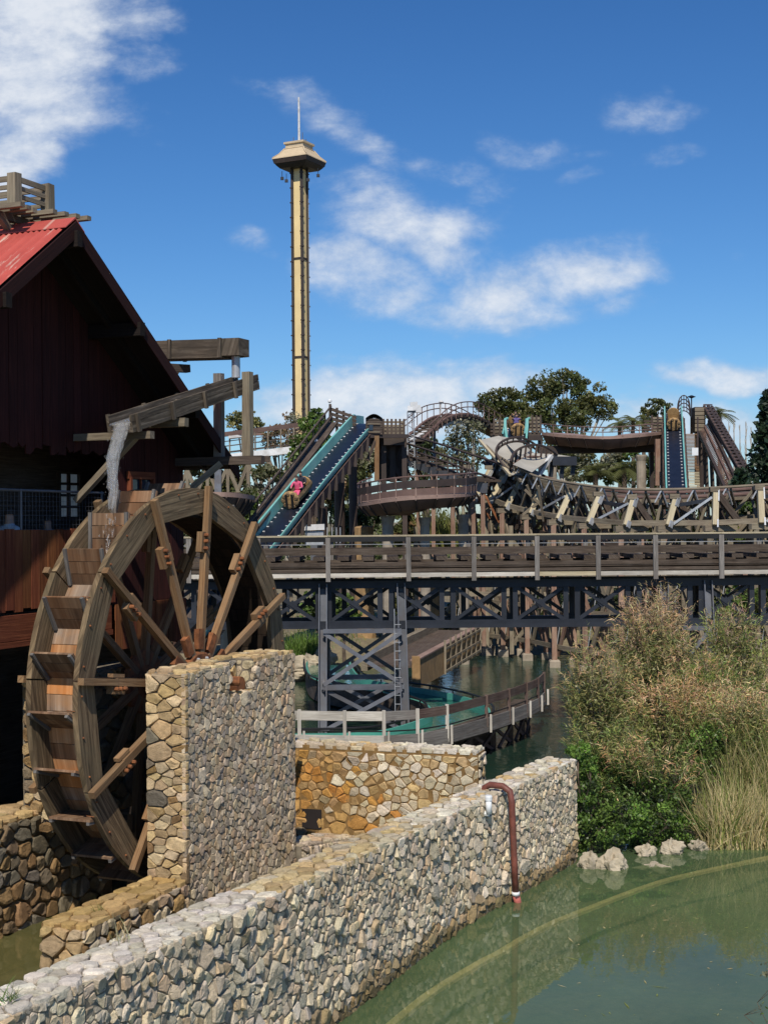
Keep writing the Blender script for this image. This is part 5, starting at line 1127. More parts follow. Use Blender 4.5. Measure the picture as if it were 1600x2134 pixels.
rw = [[A_+(B_-A_)*f+V((0, yy, .86+.22*math.sin(math.pi*f))) for f in [k/8 for k in range(9)]] for yy in (-.15, 2.1)]; m = MB(); m.strip(rw); m.strip([[p-UP*.06 for p in r] for r in rw]); m.build('curved_roof', WDARK, sh)
m = MB(); m.prism([at(769, 897, 73.9), at(777, 897, 73.9), at(777, 885, 73.9), at(769, 885, 73.9)], (0, .03, 0)); m.build('window_pane', gm, sh)
for (a, b) in (((766, 900), (792, 900)), ((766, 883), (792, 883))): part(sh, 'trim', WGREY, (at(*a, 73.88), at(*b, 73.88), .03, .05))
part(sh, 'leg', WSPOKE, (at(785, 1003, 74), at(785, 908, 74), .24, .24)); part(sh, 'floor_beam', BROWND, (at(752, 909, 74), at(850, 909, 74.5), .3, .2))
for (a, b) in (((795, 912), (795, 1005)), ((818, 912), (818, 1005)), ((838, 912), (848, 1000))): part(sh, 'leg', BROWND, (at(*b, 76), at(*a, 76), .3, .3))
part(sh, 'brace', BROWND, (at(795, 920, 76.1), at(838, 1000, 76.1), .15, .2)); part(sh, 'brace', BROWND, (at(838, 920, 76.3), at(795, 1000, 76.3), .15, .2)); part(sh, 'brace', WDARK, (at(785, 912, 74), at(765, 960, 73.6), .12, .12))
m = MB(); m.prism([at(797, 1003, 77.2), at(838, 1003, 77.2), at(838, 915, 77.2), at(797, 915, 77.2)], (0, .1, 0)); m.build('back_panel', BROWND, sh)

# flood light mast
ml = thing('floodlight_mast', 'slim steel lattice mast with white floodlights at its top', 'light mast', at(855, 1010, 77))
for dx_ in (-8, 8):
    for dd in (0, .4): m = MB(); m.tube([at(855+dx_+2, 1012, 77+dd), at(855+dx_*.8, 858, 77+dd)], .035, 5); m.build('mast_leg', STEELL, ml)
for k in range(16):
    y0, y1 = 1005-k*9.2, 1005-(k+1)*9.2; s_ = 1 if k % 2 else -1
    m = MB(); m.tube([at(856-s_*8, y0, 77), at(856+s_*8, y1, 77)], .018, 4); m.build('lattice_bar', STEELL, ml)
for (x, y, w_) in ((856, 851, .36), (868, 850, .42), (862, 843, .4), (872, 855, .3)): m = MB(); m.box(at(x, y, 76.8), w_, .3, .26); m.build('floodlight', WHITE, ml)
m = MB(); m.tube([at(848, 858, 77), at(876, 858, 77)], .05, 6); m.tube([at(862, 858, 77), at(864, 843, 77)], .05, 6); m.build('head_frame', STEELL, ml)

# arched coaster hill with grey girder
ah = thing('arched_coaster_hill', 'arched coaster hill with grey girder against the sky', 'roller coaster', at(930, 960, 86))
hp_ = crm([at(862, 914, 82), at(880, 898, 83.5), at(900, 880, 85), at(920, 869, 86.5), at(945, 864, 88), at(968, 866, 89.5), at(990, 875, 91), at(1015, 889, 92.5), at(1040, 902, 94)], 6)
for s_ in (-.55, .55): m = MB(); m.tube([p+side_of(hp_, i)*s_ for i, p in enumerate(hp_)], .09, 6); m.build('track_rail', BROWN, ah)
for i in range(0, len(hp_), 2): sd = side_of(hp_, i); part(ah, 'tie', WDARK, (hp_[i]-sd*.8-UP*.12, hp_[i]+sd*.8-UP*.12, .16, .12))
sweep(hp_, [(-.5, -.2), (.5, -.2), (.5, -.34), (-.5, -.34)]).build('track_bed', WDARK, ah)
gp = [at(858, 922, 82), at(920, 882, 86.5), at(990, 877, 91)]
for a, b in zip(gp, gp[1:]): part(ah, 'girder', STEELW, (a, b, .3, .36))
for s_ in (-.95, .95):
    rp2 = [p+side_of(hp_, i)*s_+UP*.75 for i, p in enumerate(hp_)]
    for dz_ in (0, -.32): m = MB(); m.tube([p+UP*dz_ for p in rp2], .035, 5); m.build('rail', BROWN, ah)
    for i in range(0, len(hp_), 3): part(ah, 'rail_post', BROWN, (rp2[i]-UP*.9, rp2[i], .05, .05))
for (x, y, D, y2) in ((952, 880, 89, 960), (975, 882, 90, 950), (905, 893, 86, 960)): part(ah, 'leg', STEELG, (at(x, y2, D), at(x, y, D), .16, .16))
m = MB(); m.tube([at(918, 880, 87.5), at(918, 838, 87.5)], .04, 5); m.lathe(at(919, 838, 87.5), [(.05, -.1), (.16, 0), (.05, .1)], 8); m.build('lamp', STEELW, ah)
# descending coaster rail with blue grey girder
dc = thing('coaster_descent', 'descending coaster track with blue grey girder behind the light mast', 'roller coaster', at(930, 1010, 72))
dp = crm([at(832, 938, 80), at(870, 950, 77), at(920, 967, 73.5), at(985, 990, 70.5), at(1010, 998, 69.5)], 6)
for s_, z_ in ((-.6, 0), (.6, 0), (-.9, .75), (.9, .75)): m = MB(); m.tube([p+side_of(dp, i)*s_+UP*z_ for i, p in enumerate(dp)], .06, 5); m.build('rail', BROWND, dc)
for i in range(0, len(dp), 2):
    sd = side_of(dp, i); part(dc, 'tie', WDARK, (dp[i]-sd*.9-UP*.1, dp[i]+sd*.9-UP*.1, .14, .1)); part(dc, 'rail_post', BROWND, (dp[i]+sd*.9, dp[i]+sd*.9+UP*.75, .05, .05))
for a, b in zip(dp[::6], dp[6::6]): part(dc, 'girder', STEELG, (a-UP*.45, b-UP*.45, .3, .5))
for i in range(2, len(dp), 4): part(dc, 'leg', WREDP, (V((dp[i].x, dp[i].y, .5)), dp[i]-UP*.5, .2, .2)); part(dc, 'brace', RUST, (V((dp[i].x+.8, dp[i].y, dp[i].z-2.2)), dp[i]-UP*.6, .1, .1))
# left coaster behind the mill
lc = thing('left_coaster', 'grey trestle coaster track seen right of the mill eaves', 'roller coaster', at(500, 1040, 92))
A_, B_ = at(300, 975, 92), at(640, 934, 88)
part(lc, 'girder', STEELW, (A_, B_, .3, .42))
for dz_, w_ in ((.35, .1), (.75, .06), (1.05, .05), (1.4, .09), (1.55, .2)): part(lc, 'rail', WDARK if dz_ < 1.4 else BROWN, (A_+UP*dz_, B_+UP*dz_, .08, w_))
for k in range(14): q = A_.lerp(B_, k/13); part(lc, 'rail_post', WGREY, (q, q+UP*1.4, .09, .09))
for k in range(8):
    q = A_.lerp(B_, (k+.2)/8); q2 = A_.lerp(B_, (k+1.2)/8)
    part(lc, 'trestle_post', WGREY, (V((q.x, q.y, 1)), q-UP*.2, .2, .2)); part(lc, 'trestle_brace', WGREY, (V((q.x, q.y, 7.0)), q2-UP*.5, .12, .22)); part(lc, 'trestle_brace', WGREY, (q-UP*.5, V((q2.x, q2.y, 7.0)), .12, .22)); part(lc, 'trestle_ledger', WGREY, (V((q.x, q.y, 7.6)), V((q2.x, q2.y, 7.6)), .12, .2))
part(lc, 'steel_column', STEELG, (at(455, 1030, 88), at(455, 950, 88), .4, .4)); part(lc, 'access_deck', STEELW, (at(478, 912, 90), at(512, 908, 90), .8, .16)); part(lc, 'red_track', BROWN, (at(490, 906, 93), at(580, 904, 93), .3, .16)); part(lc, 'red_track', BROWN, (at(580, 904, 93), at(650, 888, 96), .3, .16))

# ------------------------------------------------------------------ drop tower
tw = thing('drop_tower', 'tall yellow drop tower with a tan pagoda style cap and spire', 'drop tower', at(630, 1085, 250))
TD = 250; tx = at(626, 600, TD).x; ty = TD
def tz(y): return at(626, y, TD).z
k_ = TD/FPX
base = V((tx, ty, 0)); ztop = tz(345)
rot = math.radians(-27)
def tr(x, y): return V((x*math.cos(rot)-y*math.sin(rot), x*math.sin(rot)+y*math.cos(rot), 0))
hw = .92
for (x0, x1, y0, y1, mt_) in ((-hw, hw, -hw, hw, YELLOW),):
    m = MB(); m.prism([base+tr(x0, y0), base+tr(x1, y0), base+tr(x1, y1), base+tr(x0, y1)], UP*ztop); m.build('shaft', YELLOW, tw)
m = MB()
for (cx, cy) in ((-hw, -hw), (hw, -hw), (hw, hw), (-hw, hw)):
    c = base+tr(cx*1.03, cy*1.03); m = MB(); m.beam(c, c+UP*ztop, .5, .5, tint=(.6, .6, .6)); m.build('corner_track', BROWND, tw)
    z_ = 3
    while z_ < ztop: m = MB(); m.beam(c+tr(cx*.05, cy*.05)+UP*z_-tr(.29, 0), c+tr(cx*.05, cy*.05)+UP*z_+tr(.29, 0), .5, .22); m.build('track_joint', BROWND, tw); z_ += 2.6
for z_ in (tz(745), tz(540)): m = MB(); m.beam(base+tr(-hw*1.12, 0)+UP*z_, base+tr(hw*1.12, 0)+UP*z_, hw*2.24, .35, tint=(.8, .8, .8)); m.build('band', BROWND, tw)
for sx in (-1.45, 1.55): m = MB(); m.tube([base+V((sx, 0, 0)), base+V((sx, 0, ztop))], .05, 5); m.build('cable', STEELL, tw)
def sqr(h, r): return [base+tr(r, r)+UP*h, base+tr(-r, r)+UP*h, base+tr(-r, -r)+UP*h, base+tr(r, -r)+UP*h]
def frust(prof, name, mat):
    m = MB(); rows = [sqr(h, r) for h, r in prof]; vs = [p for r in rows for p in r]; fs = [(0, 1, 2, 3), tuple(range(len(vs)-1, len(vs)-5, -1))]
    for i in range(len(rows)-1):
        for k in range(4): fs.append((i*4+k, i*4+(k+1) % 4, i*4+4+(k+1) % 4, i*4+4+k))
    m.add(vs, fs, None, (1, 1, 1)); return m.build(name, mat, tw)
ca_ = tz(347); cbz = tz(352); ct = tz(318); cu = tz(300)
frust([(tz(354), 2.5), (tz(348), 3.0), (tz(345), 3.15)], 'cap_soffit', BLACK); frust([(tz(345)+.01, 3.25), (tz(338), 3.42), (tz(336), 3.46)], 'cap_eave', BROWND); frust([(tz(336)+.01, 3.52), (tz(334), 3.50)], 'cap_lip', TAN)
cp = frust([(tz(334)+.01, 3.45), (tz(325), 2.6), (tz(313), 1.9)], 'cap_roof', TAN); frust([(tz(313)+.01, 2.0), (tz(311), 1.78), (tz(304), 1.75), (tz(303), 2.0), (tz(299), 2.0)], 'cap_attic', TAN)
for s_ in range(4):
    a, b, c_ = sqr(tz(334)+.05, 3.46)[s_], sqr(tz(325)+.05, 2.62)[s_], sqr(tz(313)+.05, 1.92)[s_]; part(tw, 'hip_rib', TAN, (a, b, .18, .18), (b, c_, .18, .18))
m = MB(); m.tube([base+UP*tz(300), base+UP*tz(203)], [.22, .16], 8); m.build('spire', STEELW, tw)
for (dx_, y0) in ((-1.0, 286), (.6, 276), (1.2, 290)): m = MB(); m.tube([base+V((dx_, 0, tz(300))), base+V((dx_, 0, tz(y0)))], .07, 5); m.build('antenna', STEELG, tw)
for (x, y) in ((588, 372), (597, 377), (642, 375), (663, 366)): c = at(x, y, TD-2); m = MB(); m.box(c, .55, .4, .5); m.tube([c, c+UP*1.3], .06, 5); m.build('gondola_seat', NAVY, tw)

# ------------------------------------------------------------------ pipes at the long wall
pz_ = lambda x, y, s_: None
wallA = W(0, 5.05, 0); wdu = (W(6.0, 5.66, 0)-W(0, 5.05, 0)).normalized(); wdn = V((wdu.y, -wdu.x, 0))
def onwall(x, y, off=.1):
    r = ray(x, y); p0 = wallA+wdn*off; return EYE+r*((p0-EYE).dot(wdn)/r.dot(wdn))
q1 = onwall(1060, 1642, .16); q1.z = 2.04; top_ = [q1-wdn*.50-UP*.25, q1-wdn*.46-UP*.03, q1-wdn*.36+UP*.025, q1-wdn*.12+UP*.02, q1+wdn*.02-UP*.06, q1+wdn*.05-UP*.25]
low = onwall(1074, 1862, .20)
m = MB(); m.tube(top_+[top_[-1].lerp(low, .3), top_[-1].lerp(low, .65), low], .058, 10); rpipe = m.build('drain_pipe', PIPER, None, True)
tag(rpipe, 'rusty red drain pipe bent over the long wall into the pond', 'pipe')
lo2 = atz(1084, 1905, -.25); m = MB(); m.tube([low-UP*.0, lo2], .064, 10); m.build('faded_end', PIPES, rpipe, True, label='faded pink lower end of the pipe'); m = MB(); m.tube([low+UP*.03, low-UP*.03], .072, 10); m.build('collar', WHITE, rpipe, True)
q1 = onwall(1018, 1690, .10); m = MB(); m.tube([q1-UP*.05, q1+UP*.20], .052, 12); pv = m.build('pipe_riser', WHITE, None, True); tag(pv, 'short white plastic pipe riser capped on the long wall', 'pipe')
m = MB(); m.lathe(q1+UP*.18, [(.062, 0), (.064, .06), (.055, .085)], 12); m.build('cap', WHITE, pv)
m = MB(); m.tube([q1-UP*.05, q1-UP*.05-wdn*.25], .045, 8); m.build('elbow', WHITE, pv)
# submerged kerb in the pond
kp = crm([atz(x, y, -.007) for x, y in ((1700, 1764), (1600, 1785), (1502, 1806), (1401, 1829), (1326, 1853), (1240, 1886), (1157, 1919), (1094, 1951), (1037, 1985), (1000, 2004), (900, 2065), (815, 2133), (740, 2200))], 6)
KERBM = plain('sunken_concrete', (.66, .49, .27), .25, 3, .9, bmp=.3)
kb = sweep(kp, [(-.065, 0), (.065, 0), (.065, -.05), (-.065, -.05)]).build('sunken_kerb', KERBM, None); tag(kb, 'curved pale concrete kerb lying just under the pond surface', 'kerb')
# ------------------------------------------------------------------ vegetation
def mixc(a, b, f): return tuple(x+(y-x)*f for x, y in zip(a, b))
def rvec(): 
    while True:
        v = V((RND.uniform(-1, 1), RND.uniform(-1, 1), RND.uniform(-1, 1)))
        if .05 < v.length < 1: return v
def leaf(mb, p, size, c, flat=.0):
    a = rvec().normalized(); b = a.cross(rvec()).normalized(); s = size*RND.uniform(.6, 1.3); k = s*RND.uniform(.4, .7)
    mb.add([p-a*s*.5, p+b*k*.5, p+a*s*.5, p-b*k*.5], [(0, 1, 2, 3)], [[(0, 0)]*4], c)
def leafball(mb, c, r, n, size, pal, clumps=10):
    c = V(c); r = V(r) if not isinstance(r, (int, float)) else V((r, r, r))
    for k in range(clumps):
        d = rvec(); d = d.normalized()*(d.length**.35)*.86; cc = c+V((d.x*r.x, d.y*r.y, d.z*r.z)); col_ = RND.choice(pal); f = RND.uniform(.75, 1.2)
        cr = .36*min(r.x, r.z)*RND.uniform(.7, 1.3)
        for i in range(n//clumps):
            g_ = RND.uniform(.8, 1.25)*f; e = rvec(); e = e.normalized()*e.length**.5
            leaf(mb, cc+V((e.x*cr*1.2, e.y*cr*1.2, e.z*cr*.85)), size, tuple(x*g_ for x in col_))
OLIVE = [(0.093, 0.112, 0.038), (0.112, 0.128, 0.045), (0.078, 0.093, 0.033), (0.132, 0.128, 0.050)]
EUCA = [(0.104, 0.129, 0.040), (0.126, 0.143, 0.046), (0.082, 0.104, 0.033), (0.149, 0.151, 0.053), (0.089, 0.098, 0.033)]
GREEN = [(0.094, 0.163, 0.031), (0.119, 0.188, 0.037), (0.075, 0.125, 0.027), (0.138, 0.200, 0.050)]
BRIGHT = [(0.125, 0.237, 0.037), (0.163, 0.275, 0.050), (0.100, 0.175, 0.035)]
DKGREEN = [(0.036, 0.058, 0.021), (0.047, 0.072, 0.026), (0.029, 0.046, 0.018)]
GREYG = [(0.180, 0.188, 0.112), (0.210, 0.210, 0.135), (0.150, 0.150, 0.090), (0.240, 0.225, 0.150)]
BROWNF = [(0.286, 0.182, 0.098), (0.338, 0.221, 0.117), (0.234, 0.156, 0.078), (0.182, 0.169, 0.065)]
YELG = [(0.260, 0.260, 0.078), (0.312, 0.286, 0.104), (0.195, 0.208, 0.058)]
def tree(name, label, cat, base, blobs, n, size, pal, bark=BARK, tr=.2, group=None, clumps=14):
    base = V(base); r = thing(name, label, cat, base, group); m = MB()
    cen = sum((V(b[0]) for b in blobs), V())/len(blobs); fork = base.lerp(cen, .45)
    m.tube([base-UP*.3, base.lerp(fork, .5)+V((RND.uniform(-.1, .1)*tr*4, 0, 0)), fork], [tr, tr*.8, tr*.65], 8)
    for b in blobs:
        c = V(b[0]); mid = fork.lerp(c, .5)+V((RND.uniform(-.3, .3), RND.uniform(-.3, .3), .1)); m.tube([fork, mid, c], [tr*.5, tr*.32, tr*.1], 6)
        for k in range(4): e = rvec(); rr_ = b[1] if isinstance(b[1], (int, float)) else min(b[1]); m.tube([mid, c+e*rr_*.75], [tr*.2, tr*.05], 4)
    m.build('trunk', bark, r)
    m = MB(); tot = sum((b[1] if isinstance(b[1], (int, float)) else max(b[1]))**2 for b in blobs)
    for b in blobs:
        k = (b[1] if isinstance(b[1], (int, float)) else max(b[1]))**2/tot; leafball(m, b[0], b[1], int(n*k), size, pal, clumps)
    m.build('crown', LEAF, r); return r
def pb(D, *bl):   # blobs measured off the photograph: (px, py, rx_px, ry_px[, depth offset])
    k = D/FPX; return [(at(b[0], b[1], D+(b[4] if len(b) > 4 else 0)), (b[2]*k, b[2]*k*.8, b[3]*k)) for b in bl]
def gp_(x, D, z=.9): p = at(x, 1085, D); return V((p.x, p.y, z))
# tall trees on the skyline
tree('eucalyptus_tree', 'tallest dark olive eucalyptus above the crest log', 'tree', gp_(1185, 150), pb(150, (1130, 805, 38, 36), (1180, 800, 40, 30), (1225, 820, 36, 32), (1255, 850, 30, 28), (1150, 850, 46, 40), (1205, 865, 46, 32), (1115, 870, 30, 25)), 16000, .32, EUCA, BARKP, .5, None, 26)
tree('eucalyptus_tree', 'lower round eucalyptus left of the tallest tree', 'tree', gp_(1045, 155), pb(155, (1015, 845, 30, 30), (1050, 835, 36, 30), (1085, 845, 30, 36), (1040, 875, 40, 22), (1090, 880, 24, 20)), 11000, .32, EUCA, BARKP, .45, None, 24)
tree('pine_tree', 'small dark tree between the palms and the far chute', 'tree', gp_(1366, 150), pb(150, (1366, 850, 32, 18), (1345, 866, 20, 14), (1392, 862, 16, 12), (1370, 880, 30, 14)), 3000, .3, OLIVE, BARK, .35, None, 20)
tree('leafy_tree', 'bright green leafy tree at the foot of the drop tower', 'tree', gp_(655, 82), pb(82, (655, 890, 34, 30), (640, 930, 34, 30), (668, 915, 30, 26), (660, 862, 14, 12), (625, 960, 30, 26)), 4200, .24, GREEN, BARK, .22, None, 22)
tree('bare_bush', 'rust tinted twiggy bush left of the bright green tree', 'tree', gp_(600, 90), pb(90, (600, 890, 36, 30), (580, 925, 34, 28), (620, 930, 26, 26), (560, 905, 20, 18)), 2200, .20, BROWNF+GREYG, BARKP, .2, None, 20)
tree('round_tree', 'round yellowish tree right of the chute posts of the mill', 'tree', gp_(512, 115), pb(115, (515, 870, 32, 20), (495, 882, 26, 22), (530, 890, 24, 16)), 2200, .26, YELG+OLIVE, BARK, .25, None, 20)
tree('olive_tree', 'grey green olive tree with pale limbs left of the canvas bank', 'tree', gp_(965, 80), pb(80, (960, 905, 32, 28), (985, 900, 26, 26), (945, 945, 34, 30), (975, 960, 30, 24), (1000, 935, 20, 24)), 3400, .17, GREYG+OLIVE, BARKP, .22, None, 24)
tree('dark_tree', 'dark tree seen under the arched coaster hill', 'tree', gp_(885, 110), pb(110, (890, 935, 34, 26), (865, 945, 26, 24), (915, 950, 26, 22)), 2200, .28, DKGREEN+OLIVE, BARK, .3)
# conifer on the right edge
def conifer(label, base, H, R0, n, group=None):
    r = thing('conifer', label, 'tree', base, group); m = MB(); base = V(base); m.tube([base-UP*.3, base+UP*H*.6, base+UP*H], [.26, .14, .03], 7); m.build('trunk', BARK, r); m = MB()
    for k in range(n):
        f = RND.random()**.8; a = RND.uniform(0, 2*math.pi); L = R0*(1-f)**.8*RND.uniform(.7, 1.15)+.15; d = V((math.cos(a), math.sin(a), -.18)); p0 = base+UP*(H*.08+H*.92*f); g_ = RND.uniform(.75, 1.3)
        for j in range(7):
            t_ = (j+.6)/7; p = p0+d*L*t_+UP*(-.25*L*t_*t_+.05); 
            for q_ in range(2): leaf(m, p+V((RND.gauss(0, .10), RND.gauss(0, .10), RND.gauss(0, .05))), .36, tuple(x*g_*RND.uniform(.8, 1.2) for x in (.026, .048, .026)))
    m.build('crown', LEAF, r); return r
conifer('big dark blue green conifer at the right edge of the picture', gp_(1605, 72, .8), 12.2, 2.6, 620)
conifer('lower dark conifer in front of the lift hill foot', gp_(1545, 70, .8), 8.2, 1.9, 380)
# bare pale poplars
for i, (x, yt) in enumerate(((1506, 892), (1518, 880), (1529, 872), (1541, 885), (1552, 878), (1563, 890))):
    D = 96+i*.8; b = gp_(x, D); top = at(x+RND.uniform(-3, 3), yt, D); r = thing('bare_poplar', ['leftmost', 'second', 'third', 'fourth', 'fifth', 'rightmost'][i]+' pale leafless poplar right of the lift hill', 'tree', b, 'bare poplars')
    m = MB(); m.tube([b, b.lerp(top, .6), top], [.13, .08, .02], 6); m.build('trunk', BARKP, r); m = MB()
    for k in range(34):
        f = RND.uniform(.45, .97); p = b.lerp(top, f); a = RND.uniform(0, 6.28); L = RND.uniform(.5, 1.6)*(1.1-f)+.3; m.tube([p, p+V((math.cos(a)*L*.22, math.sin(a)*L*.22, L*.9))], [.025, .008], 4)
    m.build('branches', BARKP, r)
# palms
def palm(label, x, yc, D, R, n=16):
    c = at(x, yc, D); b = V((c.x, c.y, .9)); r = thing('palm_tree', label, 'tree', b, 'palms on the skyline'); m = MB(); m.tube([b, c], [.24, .18], 8); m.build('trunk', BARK, r)
    for k in range(n):
        a = 2*math.pi*k/n+RND.uniform(-.2, .2); el = RND.uniform(-.1, 1.1); m = MB(); d = V((math.cos(a)*math.cos(el), math.sin(a)*math.cos(el), math.sin(el))); sd = d.cross(UP).normalized(); g_ = RND.uniform(.8, 1.25); pts = [c+d*R*t_-UP*(R*.55*t_*t_) for t_ in (0, .2, .4, .6, .8, 1)]
        for j in range(5):
            for s_ in (-1, 1):
                for q_ in range(3):
                    p = pts[j].lerp(pts[j+1], q_/3); w_ = R*.32*math.sin(math.pi*(.15+.8*(j+q_/3)/5)); m.add([p, p+(pts[j+1]-pts[j])*.3, p+(pts[j+1]-pts[j]).normalized()*w_*.6+sd*s_*w_-UP*w_*.35], [(0, 1, 2)], [[(0, 0)]*3], tuple(v*g_ for v in (.095, .105, .035)))
        m.build('frond', LEAF, r)
for i, (x, y, D, R, l) in enumerate(((1290, 880, 140, 1.9, 'palm crown right of the tallest eucalyptus'), (1318, 876, 138, 2.0, 'palm crown in the middle of the skyline palms'), (1340, 882, 142, 1.8, 'palm crown under the small dark tree'), (1498, 862, 120, 1.7, 'palm crown behind the lift hill top'), (1240, 985, 100, 1.9, 'low palm under the far flume bridge left of the column'), (1300, 975, 102, 1.8, 'low palm under the far flume bridge near the column'))): palm(l, x, y, D, R, 14)
# shrubs behind the rides; dark row by the trestle added to darken lagoon reflections
SHR = [((560, 1010, 40, 40), 84, GREYG+OLIVE, 'grey green shrub behind the teal chute rail'), ((520, 1060, 36, 40), 80, GREEN+OLIVE, 'feathery green shrub left of the teal chute'), ((470, 990, 40, 40), 98, OLIVE, 'olive shrub behind the left coaster trestle'), ((400, 1000, 40, 50), 98, OLIVE, 'olive shrub right of the mill wall'),
       ((735, 1070, 44, 46), 76, DKGREEN, 'dark ivy mass below the raised flume curve'), ((690, 1020, 30, 44), 78, OLIVE+BROWNF, 'olive and rust shrub right of the teal chute'), ((730, 980, 34, 40), 82, GREYG+OLIVE, 'grey shrub behind the chute columns'), ((770, 940, 36, 40), 84, GREYG, 'pale shrub under the operator hut'),
       ((850, 1100, 28, 30), 78, BROWNF+OLIVE, 'rusty shrub between the concrete columns'), ((1240, 960, 60, 36), 108, OLIVE+GREYG, 'olive shrub under the far flume bridge'), ((1320, 970, 50, 40), 108, GREEN+OLIVE, 'green shrub right of the far column'), ((1180, 930, 50, 40), 112, OLIVE, 'olive shrub behind the crest platforms'),
       ((1530, 1040, 40, 50), 84, OLIVE+GREEN, 'olive shrub below the lift hill'), ((1590, 1080, 50, 44), 66, GREEN+DKGREEN, 'green shrub at the right edge above the bridge rail'), ((1520, 1095, 50, 34), 67, YELG+OLIVE, 'yellow green shrub behind the right bridge posts'), ((670, 1250, 34, 46), 60, DKGREEN+GREEN, 'ivy shrub behind the left bridge leg'), ((715, 1270, 26, 36), 61, GREEN, 'small green shrub between the bridge legs'),
       ((1560, 1240, 60, 40), 56, GREEN+OLIVE, 'green shrub behind the right end of the truss'), ((1330, 1090, 50, 40), 82, OLIVE+DKGREEN, 'dark shrub behind the coaster bents'), ((900, 1010, 40, 40), 92, OLIVE+DKGREEN, 'dark shrub behind the light mast'), ((1100, 1060, 60, 50), 86, OLIVE+GREYG, 'olive shrub inside the coaster turn'), ((1420, 1080, 50, 50), 90, DKGREEN+OLIVE, 'dark shrub right of the far chute'),
       ((620, 1090, 40, 44), 90, OLIVE, 'olive shrub under the teal chute'), ((970, 1290, 50, 50), 79, DKGREEN, 'dark shrub behind the left end of the timber trestle'), ((1060, 1270, 55, 60), 80, DKGREEN+OLIVE, 'dark shrub behind the middle of the timber trestle'), ((1150, 1270, 55, 60), 80, DKGREEN, 'dark shrub behind the right part of the timber trestle'), ((1250, 1260, 60, 60), 78, DKGREEN+OLIVE, 'dark shrub behind the brown plumed bank'), ((1400, 1240, 70, 60), 74, DKGREEN, 'dark shrub far behind the right truss'), ((860, 1250, 50, 50), 79, DKGREEN+OLIVE, 'dark shrub behind the ochre ramp'), ((430, 1110, 60, 60), 70, DKGREEN+OLIVE, 'dark shrub seen through the wheel spokes')]
for (b, D, pal, l) in SHR:
    tree('shrub', l, 'shrub', gp_(b[0], D, .8), pb(D, b, (b[0]-b[2]*.5, b[1]+b[3]*.6, b[2]*.8, b[3]*.7), (b[0]+b[2]*.55, b[1]+b[3]*.5, b[2]*.75, b[3]*.7)), 2600, .0032*D, pal, BARK, .09, 'shrubs behind the rides', 18)
# far wood that closes the horizon
m = MB()
for k in range(150):
    x = RND.uniform(-75, 90); y = RND.uniform(175, 235); h = RND.uniform(4, 7.5); leafball(m, (x, y, 1+h*.5), (4.5, 4, h*.6), 170, .9, OLIVE+DKGREEN+EUCA, 7)
fo = m.build('far_wood', LEAF, None); fo['kind'] = 'stuff'; fo['label'] = 'dark belt of trees along the far horizon'

# strands: long thin leaves
def strand(m, p, d, L, w, c, droop=.5, seg=3):
    p = V(p); d = V(d).normalized(); sd = d.cross(rvec()).normalized(); vs = []; fs = []
    for i in range(seg+1):
        t_ = i/seg; q = p+d*L*t_-UP*droop*L*t_*t_; ww = w*(1-t_*.9)
        vs += [q-sd*ww, q+sd*ww]
        if i: fs.append((2*i-2, 2*i-1, 2*i+1, 2*i))
    m.add(vs, fs, [[(0, 0)]*4]*len(fs), c)
TANP = [(0.520, 0.360, 0.176), (0.599, 0.420, 0.216), (0.457, 0.300, 0.149), (0.662, 0.480, 0.257)]; PINKB = [(.44, .31, .19), (.47, .35, .22), (.37, .27, .16), (.36, .30, .14)]; OLV = [(0.208, 0.224, 0.080), (0.256, 0.256, 0.096), (0.176, 0.192, 0.064), (0.304, 0.272, 0.120)]; STR = [(0.546, 0.442, 0.234), (0.468, 0.390, 0.182), (0.624, 0.520, 0.286)]; LGR = [(0.238, 0.280, 0.077), (0.294, 0.322, 0.098), (0.196, 0.238, 0.070)]
def feather(label, px, py, rx, ry, D, low, high, n, zb=None, grp='feathery shrubs on the right bank'):
    k = D/FPX; c = at(px, py, D); R = V((rx*k, rx*k*.85, ry*k)); b = V((c.x, c.y, max(.05, gz(c.x, c.y)-.05))); r = thing('feathery_shrub', label, 'shrub', b, grp)
    m = MB(); m2 = MB(); tips = []
    for i in range(42):
        e = rvec(); e = e.normalized()*e.length**.4; t_ = c+V((e.x*R.x, e.y*R.y, e.z*R.z)); st = b+V((RND.uniform(-.3, .3)*R.x, RND.uniform(-.3, .3)*R.y, 0)); mid = st.lerp(t_, .55)+V((RND.uniform(-.1, .1), RND.uniform(-.1, .1), .15)); m.tube([st, mid, t_], [.022, .014, .005], 4, (.8, .8, .8)); tips.append((mid, t_))
    m.build('stems', BARK, r)
    for i in range(n//9):
        mid, tp = RND.choice(tips); f = RND.random()**.6; p = mid.lerp(tp, f)+rvec()*.22; hgt = (p.z-(c.z-R.z))/(2*R.z); pal = high if RND.random() < sm(.3, .85, hgt+RND.uniform(-.2, .2)) else low; cc = RND.choice(pal); g0 = RND.uniform(.75, 1.25)
        out_ = (p-c); dd = V((out_.x*.5, out_.y*.5, abs(out_.z)*.3+.55)).normalized()+rvec()*.4
        q = p+dd*.0
        for j in range(9):
            q2 = q+dd*.05*j; strand(m2, q2, dd*.7+rvec()*.9, RND.uniform(.10, .22), .010, tuple(x*g0*RND.uniform(.8, 1.2) for x in cc), .35, 2)
    m3 = MB(); leafball(m3, c-UP*R.z*.25, (R.x*.85, R.y*.85, R.z*.75), n//4, .10, low, 30); m3.build('foliage', LEAF, r)
    m2.build('plumes', STRAW, r); return r
